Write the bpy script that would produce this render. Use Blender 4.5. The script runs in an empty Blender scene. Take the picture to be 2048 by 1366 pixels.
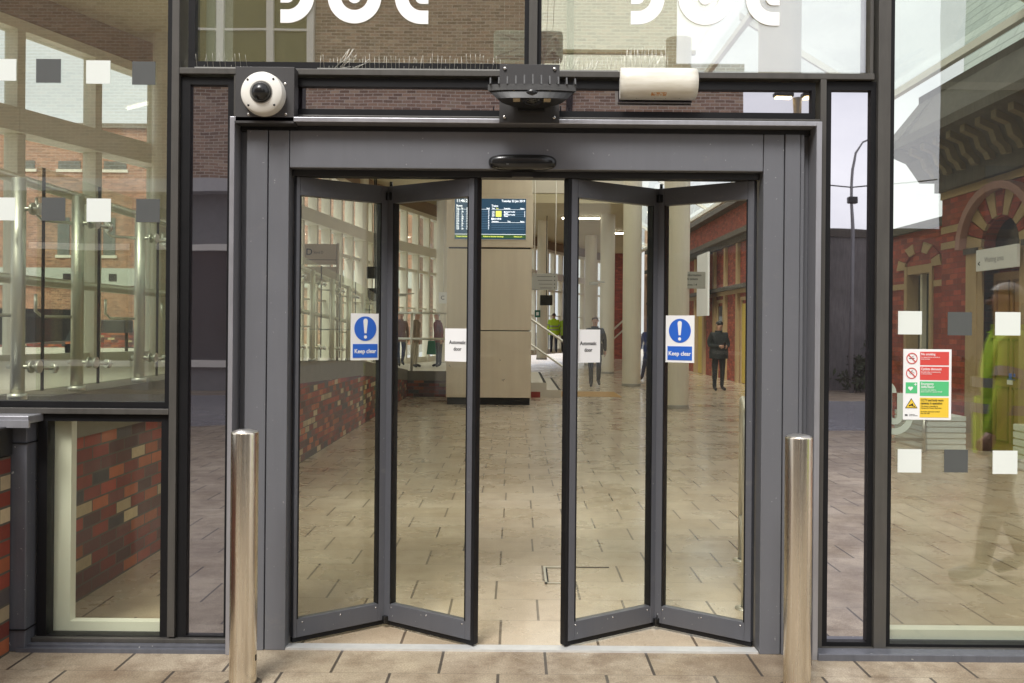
import bpy, bmesh, math, random
from mathutils import Vector, Matrix, noise as mnoise
random.seed(7)
R = math.radians
sc = bpy.context.scene
# ------------------------------------------------------------------ camera
EYE, CD, FP = 1.515, 4.45, 1878.0          # eye height, distance to the facade, focal length in photo pixels
cam = bpy.data.objects.new("camera", bpy.data.cameras.new("camera"))
sc.collection.objects.link(cam)
cam.location = (0, -CD, EYE)
cam.rotation_euler = (Matrix.Rotation(R(90), 3, 'X') @ Matrix.Rotation(R(0.5), 3, 'Z')).to_euler()
cam.data.sensor_width = 36; cam.data.lens = FP/2048*36
cam.data.shift_x = -8/2048; cam.data.shift_y = -25/2048
cam.data.clip_end = 2000; cam.data.clip_start = 0.05
sc.camera = cam
# ------------------------------------------------------------------ sky, sun, exposure
w = bpy.data.worlds.new("World"); sc.world = w; w.use_nodes = True
nt = w.node_tree; bg = nt.nodes['Background']
sky = nt.nodes.new('ShaderNodeTexSky'); sky.sky_type = 'NISHITA'; sky.sun_disc = False
SUN_EL, SUN_AZ = 52, 200
sky.sun_elevation = R(SUN_EL); sky.sun_rotation = R(SUN_AZ); sky.air_density = 1.0; sky.dust_density = 6.0; sky.ozone_density = 1.0
hs = nt.nodes.new('ShaderNodeHueSaturation'); hs.inputs['Saturation'].default_value = 0.12; hs.inputs['Value'].default_value = 1.0
cl = nt.nodes.new('ShaderNodeMix'); cl.data_type = 'RGBA'; cl.inputs[0].default_value = .62      # even cloud cover over the sky
cl.inputs[7].default_value = (8.6, 8.75, 9.1, 1)
cn = nt.nodes.new('ShaderNodeTexNoise'); cn.inputs['Scale'].default_value = 2.2; cn.inputs['Detail'].default_value = 6; cn.inputs['Roughness'].default_value = .6
tcw = nt.nodes.new('ShaderNodeTexCoord'); mpw = nt.nodes.new('ShaderNodeMapping'); mpw.inputs['Scale'].default_value = (1, 1, 2.6); nt.links.new(tcw.outputs['Generated'], mpw.inputs[0]); nt.links.new(mpw.outputs[0], cn.inputs['Vector'])
crw = nt.nodes.new('ShaderNodeValToRGB'); crw.color_ramp.elements[0].position = .36; crw.color_ramp.elements[0].color = (.68, .69, .73, 1); crw.color_ramp.elements[1].position = .64; crw.color_ramp.elements[1].color = (1, 1, 1, 1)
nt.links.new(cn.outputs[0], crw.inputs[0]); cmul = nt.nodes.new('ShaderNodeMix'); cmul.data_type = 'RGBA'; cmul.blend_type = 'MULTIPLY'; cmul.inputs[0].default_value = 1
cmul.inputs[7].default_value = (9.6, 9.7, 10.0, 1); nt.links.new(crw.outputs[0], cmul.inputs[6]); nt.links.new(cmul.outputs[2], cl.inputs[7])
nt.links.new(sky.outputs[0], hs.inputs['Color']); nt.links.new(hs.outputs[0], cl.inputs[6]); nt.links.new(cl.outputs[2], bg.inputs[0]); bg.inputs[1].default_value = 0.088
sl = bpy.data.lights.new("sun", 'SUN'); sl.energy = 1.5; sl.angle = R(20); sl.color = (1, .97, .93)
so = bpy.data.objects.new("sun", sl); sc.collection.objects.link(so)
az, el = R(SUN_AZ), R(SUN_EL)
sd = Vector((math.sin(az)*math.cos(el), math.cos(az)*math.cos(el), math.sin(el)))
so.rotation_euler = sd.to_track_quat('Z', 'Y').to_euler(); so.location = (0, -20, 30)
sc.view_settings.view_transform = 'Standard'; sc.view_settings.look = 'None'; sc.view_settings.gamma = 1
sc.view_settings.exposure = 1.02
sc.render.engine = 'CYCLES'
cy = sc.cycles
cy.use_denoising = True; cy.max_bounces = 10; cy.diffuse_bounces = 5; cy.glossy_bounces = 4; cy.transparent_max_bounces = 40
cy.sample_clamp_indirect = 6; cy.caustics_reflective = False; cy.caustics_refractive = False
# ------------------------------------------------------------------ helpers
C = sc.collection
def put(o, parent=None):
    C.objects.link(o)
    if parent is not None: o.parent = parent
    return o
def tag(o, label=None, cat=None, group=None, kind=None):
    if label: o['label'] = label
    if cat: o['category'] = cat
    if group: o['group'] = group
    if kind: o['kind'] = kind
    return o
def thing(name, label, cat, loc=(0, 0, 0), rz=0, group=None):
    o = bpy.data.objects.new(name, None); o.location = loc; o.rotation_euler = (0, 0, rz); o.empty_display_size = .1
    C.objects.link(o); return tag(o, label, cat, group)
class MB:
    """collects simple shapes, then links them as ONE mesh object"""
    def __init__(s): s.v = []; s.f = []; s.m = []; s.sm = []
    def add(s, vs, fs, mi=0, smooth=False):
        b = len(s.v); s.v += [tuple(p) for p in vs]
        for f in fs: s.f.append([b+i for i in f]); s.m.append(mi); s.sm.append(smooth)
        return s
    def box(s, x0, x1, y0, y1, z0, z1, mi=0, bev=0.0):
        if x0 > x1: x0, x1 = x1, x0
        if y0 > y1: y0, y1 = y1, y0
        if z0 > z1: z0, z1 = z1, z0
        if bev <= 0:
            vs = [(x, y, z) for z in (z0, z1) for y in (y0, y1) for x in (x0, x1)]
            return s.add(vs, [(0,2,3,1), (4,5,7,6), (0,1,5,4), (2,6,7,3), (0,4,6,2), (1,3,7,5)], mi)
        bm = bmesh.new(); bmesh.ops.create_cube(bm, size=1)
        for v in bm.verts: v.co = Vector(((x0+x1)/2+v.co.x*(x1-x0), (y0+y1)/2+v.co.y*(y1-y0), (z0+z1)/2+v.co.z*(z1-z0)))
        bmesh.ops.bevel(bm, geom=list(bm.edges), offset=min(bev, .45*min(x1-x0, y1-y0, z1-z0)), segments=2, affect='EDGES', profile=.5)
        s.bm(bm, mi); return s
    def bm(s, bm, mi=0, smooth=False, M=None):
        bm.verts.index_update()
        vs = [(M @ v.co) if M else v.co.copy() for v in bm.verts]
        s.add(vs, [[v.index for v in f.verts] for f in bm.faces], mi, smooth); bm.free(); return s
    def tube(s, pts, r, n=10, mi=0, cap=True):
        pts = [Vector(p) for p in pts]; rs = r if isinstance(r, (list, tuple)) else [r]*len(pts)
        vs, fs = [], []; prev = None
        for i, p in enumerate(pts):
            a = pts[max(i-1, 0)]; b = pts[min(i+1, len(pts)-1)]; t = (b-a).normalized()
            if prev is None:
                up = Vector((0, 0, 1)) if abs(t.z) < .9 else Vector((0, 1, 0)); u = t.cross(up).normalized()
            else: u = (prev - t*prev.dot(t)).normalized()
            prev = u; q = t.cross(u)
            for k in range(n):
                an = 2*math.pi*k/n; vs.append(p+(u*math.cos(an)+q*math.sin(an))*rs[i])
        for i in range(len(pts)-1):
            for k in range(n):
                k2 = (k+1) % n; fs.append((i*n+k, i*n+k2, (i+1)*n+k2, (i+1)*n+k))
        s.add(vs, fs, mi, True)
        if cap and n > 2:
            b = len(s.v)-len(vs)
            s.f.append([b+k for k in range(n)][::-1]); s.m.append(mi); s.sm.append(False)
            s.f.append([b+(len(pts)-1)*n+k for k in range(n)]); s.m.append(mi); s.sm.append(False)
        return s
    def lathe(s, prof, M=None, n=32, mi=0):
        """prof: (radius, height) along local Z"""
        vs, fs = [], []
        for r_, h in prof:
            for k in range(n):
                an = 2*math.pi*k/n; p = Vector((r_*math.cos(an), r_*math.sin(an), h)); vs.append(M @ p if M else p)
        for i in range(len(prof)-1):
            for k in range(n):
                k2 = (k+1) % n; fs.append((i*n+k, i*n+k2, (i+1)*n+k2, (i+1)*n+k))
        return s.add(vs, fs, mi, True)
    def ball(s, c, r, mi=0, n=16, M=None):
        rx, ry, rz = r if isinstance(r, (list, tuple)) else (r, r, r)
        bm = bmesh.new(); bmesh.ops.create_uvsphere(bm, u_segments=n, v_segments=max(6, n*2//3), radius=1)
        for v in bm.verts: v.co = Vector((c[0]+v.co.x*rx, c[1]+v.co.y*ry, c[2]+v.co.z*rz))
        return s.bm(bm, mi, True, M)
    def poly(s, pts, y0, y1, mi=0):
        """outline in the XZ plane extruded along Y"""
        n = len(pts); vs = [(x, y0, z) for x, z in pts]+[(x, y1, z) for x, z in pts]
        fs = [list(range(n)), list(range(n, 2*n))[::-1]]+[(i, i+n, (i+1) % n+n, (i+1) % n) for i in range(n)]
        return s.add(vs, fs, mi)
    def prism(s, pts, v0, v1, mi=0):
        """any closed 3D outline pts swept by the vector v1-v0"""
        n = len(pts); d = Vector(v1)-Vector(v0); a = [Vector(p) for p in pts]
        return s.add(a+[p+d for p in a], [list(range(n)), list(range(n, 2*n))[::-1]]+[(i, i+n, (i+1) % n+n, (i+1) % n) for i in range(n)], mi)
    def build(s, name, mats, parent=None, loc=None):
        me = bpy.data.meshes.new(name); me.from_pydata(s.v, [], s.f)
        for m in (mats if isinstance(mats, (list, tuple)) else [mats]): me.materials.append(m)
        me.polygons.foreach_set('material_index', s.m); me.polygons.foreach_set('use_smooth', s.sm)
        bm = bmesh.new(); bm.from_mesh(me); bmesh.ops.recalc_face_normals(bm, faces=bm.faces); bm.to_mesh(me); bm.free()
        me.update(); o = bpy.data.objects.new(name, me)
        if loc: o.location = loc
        return put(o, parent)
def F(px, py, Y=0.0):
    """point of the plane at depth Y behind the facade that the photo shows at (px, py)"""
    x0 = px+(py-658)*.0087; y0 = py-(px-1032)*.0087; d = CD+Y
    return (x0-1032)/FP*d, EYE-(y0-658)/FP*d
def arc(cx, cz, r, a0, a1, n=16):
    return [(cx+r*math.cos(R(a0+(a1-a0)*i/n)), cz+r*math.sin(R(a0+(a1-a0)*i/n))) for i in range(n+1)]
# ------------------------------------------------------------------ materials
class N:
    def __init__(s, name):
        s.m = bpy.data.materials.new(name); s.m.use_nodes = True; s.t = s.m.node_tree; s.n = s.t.nodes
        s.p = s.n['Principled BSDF']; s.out = s.n['Material Output']
    def new(s, t, **k):
        n = s.n.new('ShaderNode'+t)
        for a, v in k.items(): setattr(n, a, v)
        return n
    def link(s, a, b): s.t.links.new(a, b)
    def math(s, op, a, b=None):
        n = s.new('Math', operation=op)
        for i, v in enumerate((a, b)):
            if v is None: continue
            if isinstance(v, (int, float)): n.inputs[i].default_value = v
            else: s.link(v, n.inputs[i])
        return n.outputs[0]
    def mix(s, f, a, b, mode='MIX'):
        n = s.new('Mix', data_type='RGBA', blend_type=mode)
        for i, v in ((0, f), (6, a), (7, b)):
            if isinstance(v, (int, float)): n.inputs[i].default_value = v
            elif isinstance(v, tuple): n.inputs[i].default_value = (*v[:3], 1)
            else: s.link(v, n.inputs[i])
        return n.outputs[2]
    def noise(s, scale, detail=4, rough=.55, vec=None, sc3=None):
        n = s.new('TexNoise'); n.inputs['Scale'].default_value = scale; n.inputs['Detail'].default_value = detail; n.inputs['Roughness'].default_value = rough
        if vec is None: vec = s.obj()
        if sc3:
            m = s.new('Mapping'); m.inputs['Scale'].default_value = sc3; s.link(vec, m.inputs[0]); vec = m.outputs[0]
        s.link(vec, n.inputs['Vector']); return n.outputs[0]
    def obj(s):
        if not hasattr(s, '_o'): s._o = s.new('TexCoord').outputs['Object']
        return s._o
    def ramp(s, f, stops, interp='LINEAR'):
        n = s.new('ValToRGB'); cr = n.color_ramp; cr.interpolation = interp
        while len(cr.elements) < len(stops): cr.elements.new(.5)
        for e, (p, c) in zip(cr.elements, stops): e.position = p; e.color = (*c[:3], 1) if len(c) > 2 else (c[0],)*3+(1,)
        s.link(f, n.inputs[0]); return n.outputs[0]
    def bump(s, h, strength=.2, dist=.01):
        b = s.new('Bump'); b.inputs['Strength'].default_value = strength; b.inputs['Distance'].default_value = dist
        s.link(h, b.inputs['Height']); s.link(b.outputs[0], s.p.inputs['Normal']); return b.outputs[0]
def mat(name, col, rough=.5, metal=0, spec=.5, var=.12, scale=6, bump=0, sc3=None, coat=0, streak=0, chips=0):
    n = N(name); p = n.p; p.inputs['Metallic'].default_value = metal; p.inputs['Specular IOR Level'].default_value = spec
    if coat: p.inputs['Coat Weight'].default_value = coat; p.inputs['Coat Roughness'].default_value = .1
    f = n.noise(scale, 5, .6, sc3=sc3)
    c = n.mix(f, tuple(x*(1-var) for x in col), tuple(min(1, x*(1+var)) for x in col))
    if streak:
        g = n.noise(3, 6, .65, sc3=(9, 9, .7)); g = n.ramp(g, [(.42, (1,)), (.72, (1-streak,))]); c = n.mix(1.0, c, g, 'MULTIPLY')
    if chips:      # pale chips and grey scuffs in the coating
        g = n.ramp(n.noise(55, 3, .5), [(.72, (0,)), (.74, (1,))]); c = n.mix(n.math('MULTIPLY', g, chips), c, (.5, .5, .48))
        g = n.ramp(n.noise(5, 7, .75, sc3=(1, 1, 2.2)), [(.60, (0,)), (.75, (1,))]); c = n.mix(n.math('MULTIPLY', g, .28), c, (.27, .25, .22))
    n.link(c, p.inputs['Base Color'])
    rr = n.noise(scale*2.3, 4, .6); rr = n.math('MULTIPLY_ADD', rr, .25); rr.node.inputs[2].default_value = max(0.02, rough-.125); n.link(rr, p.inputs['Roughness'])
    if bump: n.bump(n.noise(scale*6, 5, .6), bump, .004)
    return n.m
def emit(name, col, s, base=None):
    n = N(name); n.p.inputs['Base Color'].default_value = (*(base or col), 1); n.p.inputs['Emission Color'].default_value = (*col, 1); n.p.inputs['Emission Strength'].default_value = s; return n.m
def glass(name, tint, refl, edge=.5, wav=.25, wscale=1.1, rough=0.0, rcol=(1, 1, 1), dirt=0):
    """coated window glass: tinted see-through plus mirror reflection, slightly wavy"""
    n = N(name); n.n.remove(n.p)
    tr = n.new('BsdfTransparent'); tr.inputs[0].default_value = (*tint, 1)
    gl = n.new('BsdfGlossy'); gl.inputs['Roughness'].default_value = rough; gl.inputs[0].default_value = (*rcol, 1)
    lw = n.new('LayerWeight'); lw.inputs[0].default_value = .5
    f = n.math('POWER', lw.outputs['Facing'], 4.0); f = n.math('MULTIPLY', f, edge); f = n.math('ADD', f, refl)
    f = n.math('MINIMUM', f, .95)
    b = n.new('Bump'); b.inputs['Strength'].default_value = wav; b.inputs['Distance'].default_value = .01
    n.link(n.noise(wscale, 2, .5), b.inputs['Height']); n.link(b.outputs[0], gl.inputs['Normal'])
    mx = n.new('MixShader'); n.link(f, mx.inputs[0]); n.link(tr.outputs[0], mx.inputs[1]); n.link(gl.outputs[0], mx.inputs[2]); res = mx.outputs[0]
    if dirt:       # thin film of dust and dried run marks
        g = n.ramp(n.noise(2.6, 6, .7, sc3=(7, 7, .5)), [(.35, (.45,)), (.62, (1,)), (.74, (2.0,))]); g = n.math('MULTIPLY', g, dirt)
        g = n.math('ADD', g, n.math('MULTIPLY', n.ramp(n.noise(1.2, 5, .6), [(.45, (0,)), (.7, (1,))]), dirt*.6))
        df = n.new('BsdfDiffuse'); df.inputs[0].default_value = (.72, .74, .70, 1); m2 = n.new('MixShader'); n.link(g, m2.inputs[0]); n.link(res, m2.inputs[1]); n.link(df.outputs[0], m2.inputs[2]); res = m2.outputs[0]
    n.link(res, n.out.inputs[0]); return n.m
def spandrel(name, col, refl, wav=.07):
    """opaque back-painted glass with a mirror coating"""
    n = N(name); p = n.p; p.inputs['Roughness'].default_value = .5; p.inputs['Specular IOR Level'].default_value = 0
    c = n.mix(n.noise(2.5, 5, .6, sc3=(6, 6, .6)), tuple(x*.8 for x in col), tuple(x*1.25 for x in col)); n.link(c, p.inputs['Base Color'])
    gl = n.new('BsdfGlossy'); gl.inputs['Roughness'].default_value = .01; gl.inputs[0].default_value = (.95, .93, .99, 1)
    b = n.new('Bump'); b.inputs['Strength'].default_value = wav; b.inputs['Distance'].default_value = .01
    n.link(n.noise(1.6, 2, .5), b.inputs['Height']); n.link(b.outputs[0], gl.inputs['Normal'])
    mx = n.new('MixShader'); mx.inputs[0].default_value = refl; n.link(p.outputs[0], mx.inputs[1]); n.link(gl.outputs[0], mx.inputs[2])
    n.link(mx.outputs[0], n.out.inputs[0]); return n.m
def units(n, u, v, L, H, jL, jH, off=.5, jit=0.0):
    """running bond: returns (unit colour random, joint mask, vertical-joint mask)"""
    vs = n.math('DIVIDE', v, H); row = n.math('FLOOR', vs); fv = n.math('FRACT', vs)
    o = n.math('MULTIPLY', n.math('FLOORED_MODULO', row, 2.0), off)
    if jit:
        wn = n.new('TexWhiteNoise', noise_dimensions='1D'); n.link(row, wn.inputs['W']); o = n.math('ADD', o, n.math('MULTIPLY', wn.outputs[0], jit))
    us = n.math('ADD', n.math('DIVIDE', u, L), o); col = n.math('FLOOR', us); fu = n.math('FRACT', us)
    ju = n.math('LESS_THAN', fu, jL/L); jv = n.math('LESS_THAN', fv, jH/H)
    cb = n.new('CombineXYZ'); n.link(col, cb.inputs[0]); n.link(row, cb.inputs[1])
    wn = n.new('TexWhiteNoise', noise_dimensions='2D'); n.link(cb.outputs[0], wn.inputs['Vector'])
    return wn.outputs[0], n.math('MAXIMUM', ju, jv), ju, jv
def bricks(name, stops, axis='X', mortar=(.16, .14, .12), L=.225, H=.075, j=.009, rough=.75, off=.5, jit=0):
    n = N(name); sep = n.new('SeparateXYZ'); n.link(n.obj(), sep.inputs[0])
    r, m, _, _ = units(n, sep.outputs[axis], sep.outputs['Z'], L, H, j, j, off, jit)
    c = n.ramp(r, stops, 'CONSTANT'); tone = n.math('FRACT', n.math('MULTIPLY', r, 37.7)); c = n.mix(1.0, c, n.ramp(tone, [(0, (.68,)), (1, (1.25,))]), 'MULTIPLY')
    c = n.mix(n.math('MULTIPLY', n.noise(14, 5, .6), .5), c, (0.02, .015, .012)); c = n.mix(m, c, mortar)
    n.link(c, n.p.inputs['Base Color']); n.p.inputs['Roughness'].default_value = rough
    h = n.math('SUBTRACT', n.math('MULTIPLY', n.noise(40, 4), .3), m); n.bump(h, .5, .004); return n.m
def paving(name, c1, c2, dirt, rough, jf, jc, dirty):
    n = N(name); sep = n.new('SeparateXYZ'); n.link(n.obj(), sep.inputs[0])
    x = n.math('ADD', sep.outputs['X'], .30); y = n.math('ADD', sep.outputs['Y'], .33)
    r, m, ju, jv = units(n, x, y, .474, .38, .013, .0045, .5, .12)
    c = n.mix(r, c1, c2)
    st = n.noise(1.3, 6, .65); st = n.ramp(st, [(.42, (0,)), (.68, (1,))]); c = n.mix(n.math('MULTIPLY', st, .5 if dirty <= 1 else .72), c, dirt)
    n.p.inputs['Coat Weight'].default_value = .36 if dirty == 1 else .22; n.p.inputs['Coat Roughness'].default_value = .12
    if dirty > 1: s3 = n.ramp(n.noise(3.3, 7, .75), [(.47, (0,)), (.62, (1,))]); c = n.mix(n.math('MULTIPLY', s3, .62), c, tuple(d*1.15 for d in dirt))
    st2 = n.noise(7, 6, .7); st2 = n.ramp(st2, [(.52, (0,)), (.72, (1,))]); c = n.mix(n.math('MULTIPLY', st2, .4), c, tuple(d*.8 for d in dirt))
    pale = n.noise(4.1, 6, .75); pale = n.ramp(pale, [(.60, (0,)), (.72, (1,))]); c = n.mix(n.math('MULTIPLY', pale, .35), c, (.55, .5, .43))
    g = n.noise(130, 4, .75); g = n.ramp(g, [(.34, (.58,)), (.66, (1.2,))]) if dirty > 1 else n.ramp(g, [(.35, (.75,)), (.65, (1.12,))]); c = n.mix(1.0, c, g, 'MULTIPLY')
    c = n.mix(n.math('MULTIPLY', jv, .55), c, (.09, .07, .05)); c = n.mix(n.math('MULTIPLY', ju, jf), c, jc)
    n.link(c, n.p.inputs['Base Color'])
    rr = n.ramp(n.noise(1.7, 5, .6), [(.35, (rough-.17,)), (.7, (rough+.2,))]); n.link(rr, n.p.inputs['Roughness'])
    h = n.math('SUBTRACT', n.math('MULTIPLY', n.noise(160, 3), .25), m); n.bump(h, .35, .004); return n.m

m_frame = mat('grey powder coated aluminium', (.105, .108, .122), .42, .15, var=.06, scale=3, streak=.05, chips=.6)
m_portal = mat('grey portal aluminium', (.158, .162, .178), .38, .2, var=.05, scale=2.5, streak=.05, chips=.5)
m_mull = mat('brown grey mullion metal', (.085, .08, .072), .45, .2, var=.2, scale=5, streak=.2)
m_gasket = mat('black rubber gasket', (.008, .008, .009), .5, 0, spec=.25, var=.2)
m_black = mat('black powder coat', (.013, .013, .013), .42, 0, var=.1, bump=.05)
m_blackgl = mat('glossy black plastic', (.012, .012, .012), .22, 0, var=.1)
m_lip = mat('bright aluminium lip', (.42, .42, .45), .35, .6, var=.08, streak=.15)
m_trim = mat('blue grey base flashing', (.13, .135, .155), .45, .2, var=.12, streak=.2, bump=.05, chips=.9)
m_plate = mat('dark grey plate', (.042, .040, .040), .55, 0, var=.06)
m_white = mat('white enamel', (.78, .76, .7), .35, 0, var=.04)
m_emb = mat('bright white vinyl', (.9, .9, .9), .5, var=.01)
m_whitefilm = mat('white vinyl film', (.72, .76, .72), .5, var=.02)
m_greyfilm = mat('grey vinyl film', (.085, .09, .088), .45, var=.06)
m_mint = mat('pale green vinyl film', (.34, .38, .31), .5, var=.05)
m_reveal = mat('white painted reveal', (.80, .80, .72), .5, var=.04, scale=3)
m_cream = mat('cream painted steel', (.74, .70, .58), .45, var=.05, scale=1.5, streak=.06)
m_creamwall = mat('cream plaster', (.66, .62, .52), .7, var=.04, scale=1)
m_olive = mat('olive painted soffit', (.52, .46, .30), .7, var=.05, scale=1)
m_paper = mat('white paper', (.8, .8, .8), .6, var=.01)
m_ink = mat('black print', (.015, .015, .018), .6, var=.02)
m_blue = mat('mandatory blue print', (.02, .12, .55), .4, var=.02)
m_red = mat('red print', (.62, .07, .06), .45, var=.02)
m_green = mat('green print', (.09, .5, .2), .45, var=.02)
m_yellow = mat('yellow print', (.8, .55, .05), .45, var=.02)
m_chrome = mat('polished screw', (.6, .58, .55), .25, 1, var=.05)
m_floodrib = mat('weathered grey cast aluminium', (.06, .06, .06), .6, 0, var=.5, scale=30, bump=.2)
m_sign2 = mat('pressed rib', (.35, .38, .3), .5)
m_led = mat('led strip glass', (.55, .45, .3), .3, var=.3, scale=60)
def steel_brush(name, col, r, sc3=(1, 1, 60)):
    n = N(name); p = n.p; p.inputs['Metallic'].default_value = 1
    g = n.noise(5, 4, .6, sc3=sc3); c = n.mix(g, tuple(x*.86 for x in col), tuple(min(1, x*1.1) for x in col))
    s = n.noise(2.2, 6, .7); s = n.ramp(s, [(.56, (0,)), (.75, (1,))]); c = n.mix(n.math('MULTIPLY', s, .35), c, (.2, .15, .1)); n.link(c, p.inputs['Base Color'])
    rr = n.math('MULTIPLY_ADD', g, .2); rr.node.inputs[2].default_value = r-.1; n.link(rr, p.inputs['Roughness']); n.bump(g, .08, .002); return n.m
m_steel = steel_brush('brushed stainless steel', (.80, .73, .61), .25, (30, 30, .8))
m_rail = mat('satin stainless tube', (.70, .68, .60), .42, .9, var=.06, scale=8)
m_kiosk = mat('warm brushed steel cladding', (.92, .80, .63), .33, .6, var=.14, scale=1.6, sc3=(3.0, 3.0, .3))  # vertical tone streaks painted into the cladding as highlights
g_door = glass('door glass', (.96, .965, .925), .026, .30, .12, .8, dirt=.008)
g_vis = glass('facade vision glass', (.92, .94, .89), .145, .4, .09, .9, rcol=(.97, .96, 1), dirt=.006)
g_up = glass('coated upper glass', (.85, .87, .81), .31, .4, .09, .9, rcol=(.97, .96, 1), dirt=.009)
g_low = glass('clear lower glass', (.95, .96, .91), .02, .4, .10, .9, rcol=(.95, .93, 1), dirt=.012)
g_hall = glass('hall window glass', (.95, .97, .955), .03, .3, .05, 1)
g_bal = glass('balustrade glass', (.93, .96, .91), .03, .3, .1, 1)
m_spL = spandrel('purple grey spandrel glass', (.035, .028, .033), .52)
m_spR = spandrel('bright mirror spandrel glass', (.035, .03, .035), .68)
m_spD = spandrel('dark purple spandrel glass', (.030, .026, .030), .36)
brk_multi = [(0, (.37, .065, .035)), (.22, (.27, .05, .032)), (.38, (.46, .13, .05)), (.50, (.13, .05, .04)), (.66, (.085, .07, .068)), (.74, (.19, .06, .05)), (.89, (.58, .45, .27))]
m_brickY = bricks('multicolour ramp brick', brk_multi, 'Y', (.095, .08, .06), L=.215, j=.011)
m_brickX = bricks('multicolour facing brick', brk_multi, 'X', (.12, .10, .08))
m_brick_old = bricks('brown street brick', [(0, (.43, .27, .18)), (.3, (.49, .32, .22)), (.6, (.37, .23, .16)), (.85, (.54, .39, .27))], 'X', (.55, .49, .41), j=.016)
m_brick_or = bricks('orange office brick', [(0, (.42, .21, .125)), (.4, (.46, .24, .15)), (.8, (.37, .18, .11))], 'X', (.45, .33, .22))
m_brick_vic = bricks('red victorian brick', [(0, (.42, .065, .032)), (.4, (.35, .055, .03)), (.75, (.47, .09, .04))], 'Y', (.13, .05, .035), j=.006)
m_brick_vicX = bricks('red victorian brick end', [(0, (.42, .065, .032)), (.4, (.35, .055, .03)), (.75, (.47, .09, .04))], 'X', (.13, .05, .035), j=.006)
m_stone = mat('buff sandstone', (.42, .30, .155), .75, var=.15, scale=4, bump=.15)
m_streetstone = mat('street wall stone', (.15, .14, .135), .75, var=.45, scale=1.3, bump=.3, streak=.4)
m_sootstone = mat('weathered dark stone', (.085, .075, .06), .75, var=.3, scale=2.5, bump=.2, streak=.3)
m_brownwood = mat('brown painted door', (.30, .17, .06), .45, var=.08, sc3=(8, 8, 1))
m_pave = paving('sandstone paving outside', (.40, .325, .225), (.50, .42, .31), (.15, .10, .06), .58, .93, (.045, .035, .028), 1.5)
m_floor = paving('polished paving inside', (.52, .42, .295), (.63, .53, .40), (.31, .21, .125), .33, .86, (.09, .065, .045), 1.0)
n_ = N('opal rooflight'); n_.n.remove(n_.p); tl = n_.new('BsdfTranslucent'); tl.inputs[0].default_value = (.82, .81, .75, 1); n_.link(tl.outputs[0], n_.out.inputs[0]); m_opal = n_.m
m_ramp = mat('pale concrete floor', (.62, .58, .48), .5, var=.12, scale=2, bump=.1)
m_asphalt = mat('asphalt', (.06, .06, .062), .6, var=.3, scale=3, bump=.2)
m_coping = mat('grey stone coping', (.17, .15, .11), .6, var=.15, scale=5, bump=.1)
m_shopglass = mat('shop window glass', (.05, .05, .055), .06, var=.5, scale=.6)
m_windark = mat('dark window glass', (.03, .035, .04), .08, var=.2)
m_foliage = mat('dark foliage', (.045, .06, .025), .7, var=.5, scale=12)
m_bark = mat('bark', (.08, .06, .045), .8, var=.3, scale=12, bump=.3)

# ------------------------------------------------------------------ ground, floor, street levels
MB().box(-400, 400, -400, -.02, -.3, 0).build('pavement', m_pave); tag(bpy.data.objects['pavement'], kind='structure')
fl = MB().box(-2.39, 14, -.02, 70, -.3, .0).build('floor', m_floor); tag(fl, kind='structure')
o = MB().box(-400, 400, 70, 400, -.3, -.004).build('ground', m_asphalt); tag(o, kind='structure')
o = MB().box(14, 400, -.02, 70, -.3, -.004).build('ground', m_asphalt); tag(o, kind='structure')
# raised street left of the hall
o = MB().box(-400, -7.2, .3, 70, -.3, .80).build('street', m_ramp); tag(o, kind='structure')
o = MB().box(-60, 60, -16.2, -9.8, .0, .004).build('road', mat('wet asphalt', (.30, .30, .32), .16, var=.35, scale=1.2, bump=.25, sc3=(1, 4, 1))); tag(o, kind='structure')

# ------------------------------------------------------------------ glazed front of the building
fac = thing('glazed_facade', 'glazed front of the station hall with grey mullions around the folding door', 'facade')
def bar(name, x0, x1, z0, z1, m, y0=-.04, y1=.10, bev=.002, parent=None):
    return MB().box(x0, x1, y0, y1, z0, z1, bev=bev).build(name, m, parent or fac)
def pane(name, x0, x1, z0, z1, mt, gk=.03, y=.0, parent=None, gy=-.022):
    """glass sheet with its black gasket frame as its own child"""
    p = MB().box(x0-.004, x1+.004, y, y+.012, z0-.004, z1+.004).build(name, mt, parent or fac)
    if gk:
        l, r_, b, t = (gk if isinstance(gk, tuple) else (gk,)*4)
        g = MB()
        if l: g.box(x0-l, x0, gy, .05, z0-b, z1+t)
        if r_: g.box(x1, x1+r_, gy, .05, z0-b, z1+t)
        if b: g.box(x0, x1, gy, .05, z0-b, z0)
        if t: g.box(x0, x1, gy, .05, z1, z1+t)
        g.build('gasket_frame', m_gasket, p)
    return p
ZT = 3.35
# large left pane
pane('window_pane', -3.60, -1.654, 1.155, ZT, g_vis, (0, .028, .028, 0))
bar('mullion', -1.626, -1.591, 0.055, ZT, m_mull, -.045)
bar('transom', -3.6, -1.628, 1.062+.036, 1.125, m_mull, -.043)
# lower left window
lw = pane('window_pane', -2.205, -1.668, .050, 1.062, g_low, (.045, .036, .04, .034))
MB().box(-2.232, -2.13, .06, .115, .0481, 1.13).box(-2.13, -1.62, .06, .115, -.0, .048+.045).build('reveal', m_reveal, lw)
# left spandrel
pane('spandrel_panel', -1.545, -1.367, .055, 2.655, m_spD, (.044, .03, .03, .035))
bar('mullion', -1.335, -1.318, 0.0, 2.70, m_mull, -.04)
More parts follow.
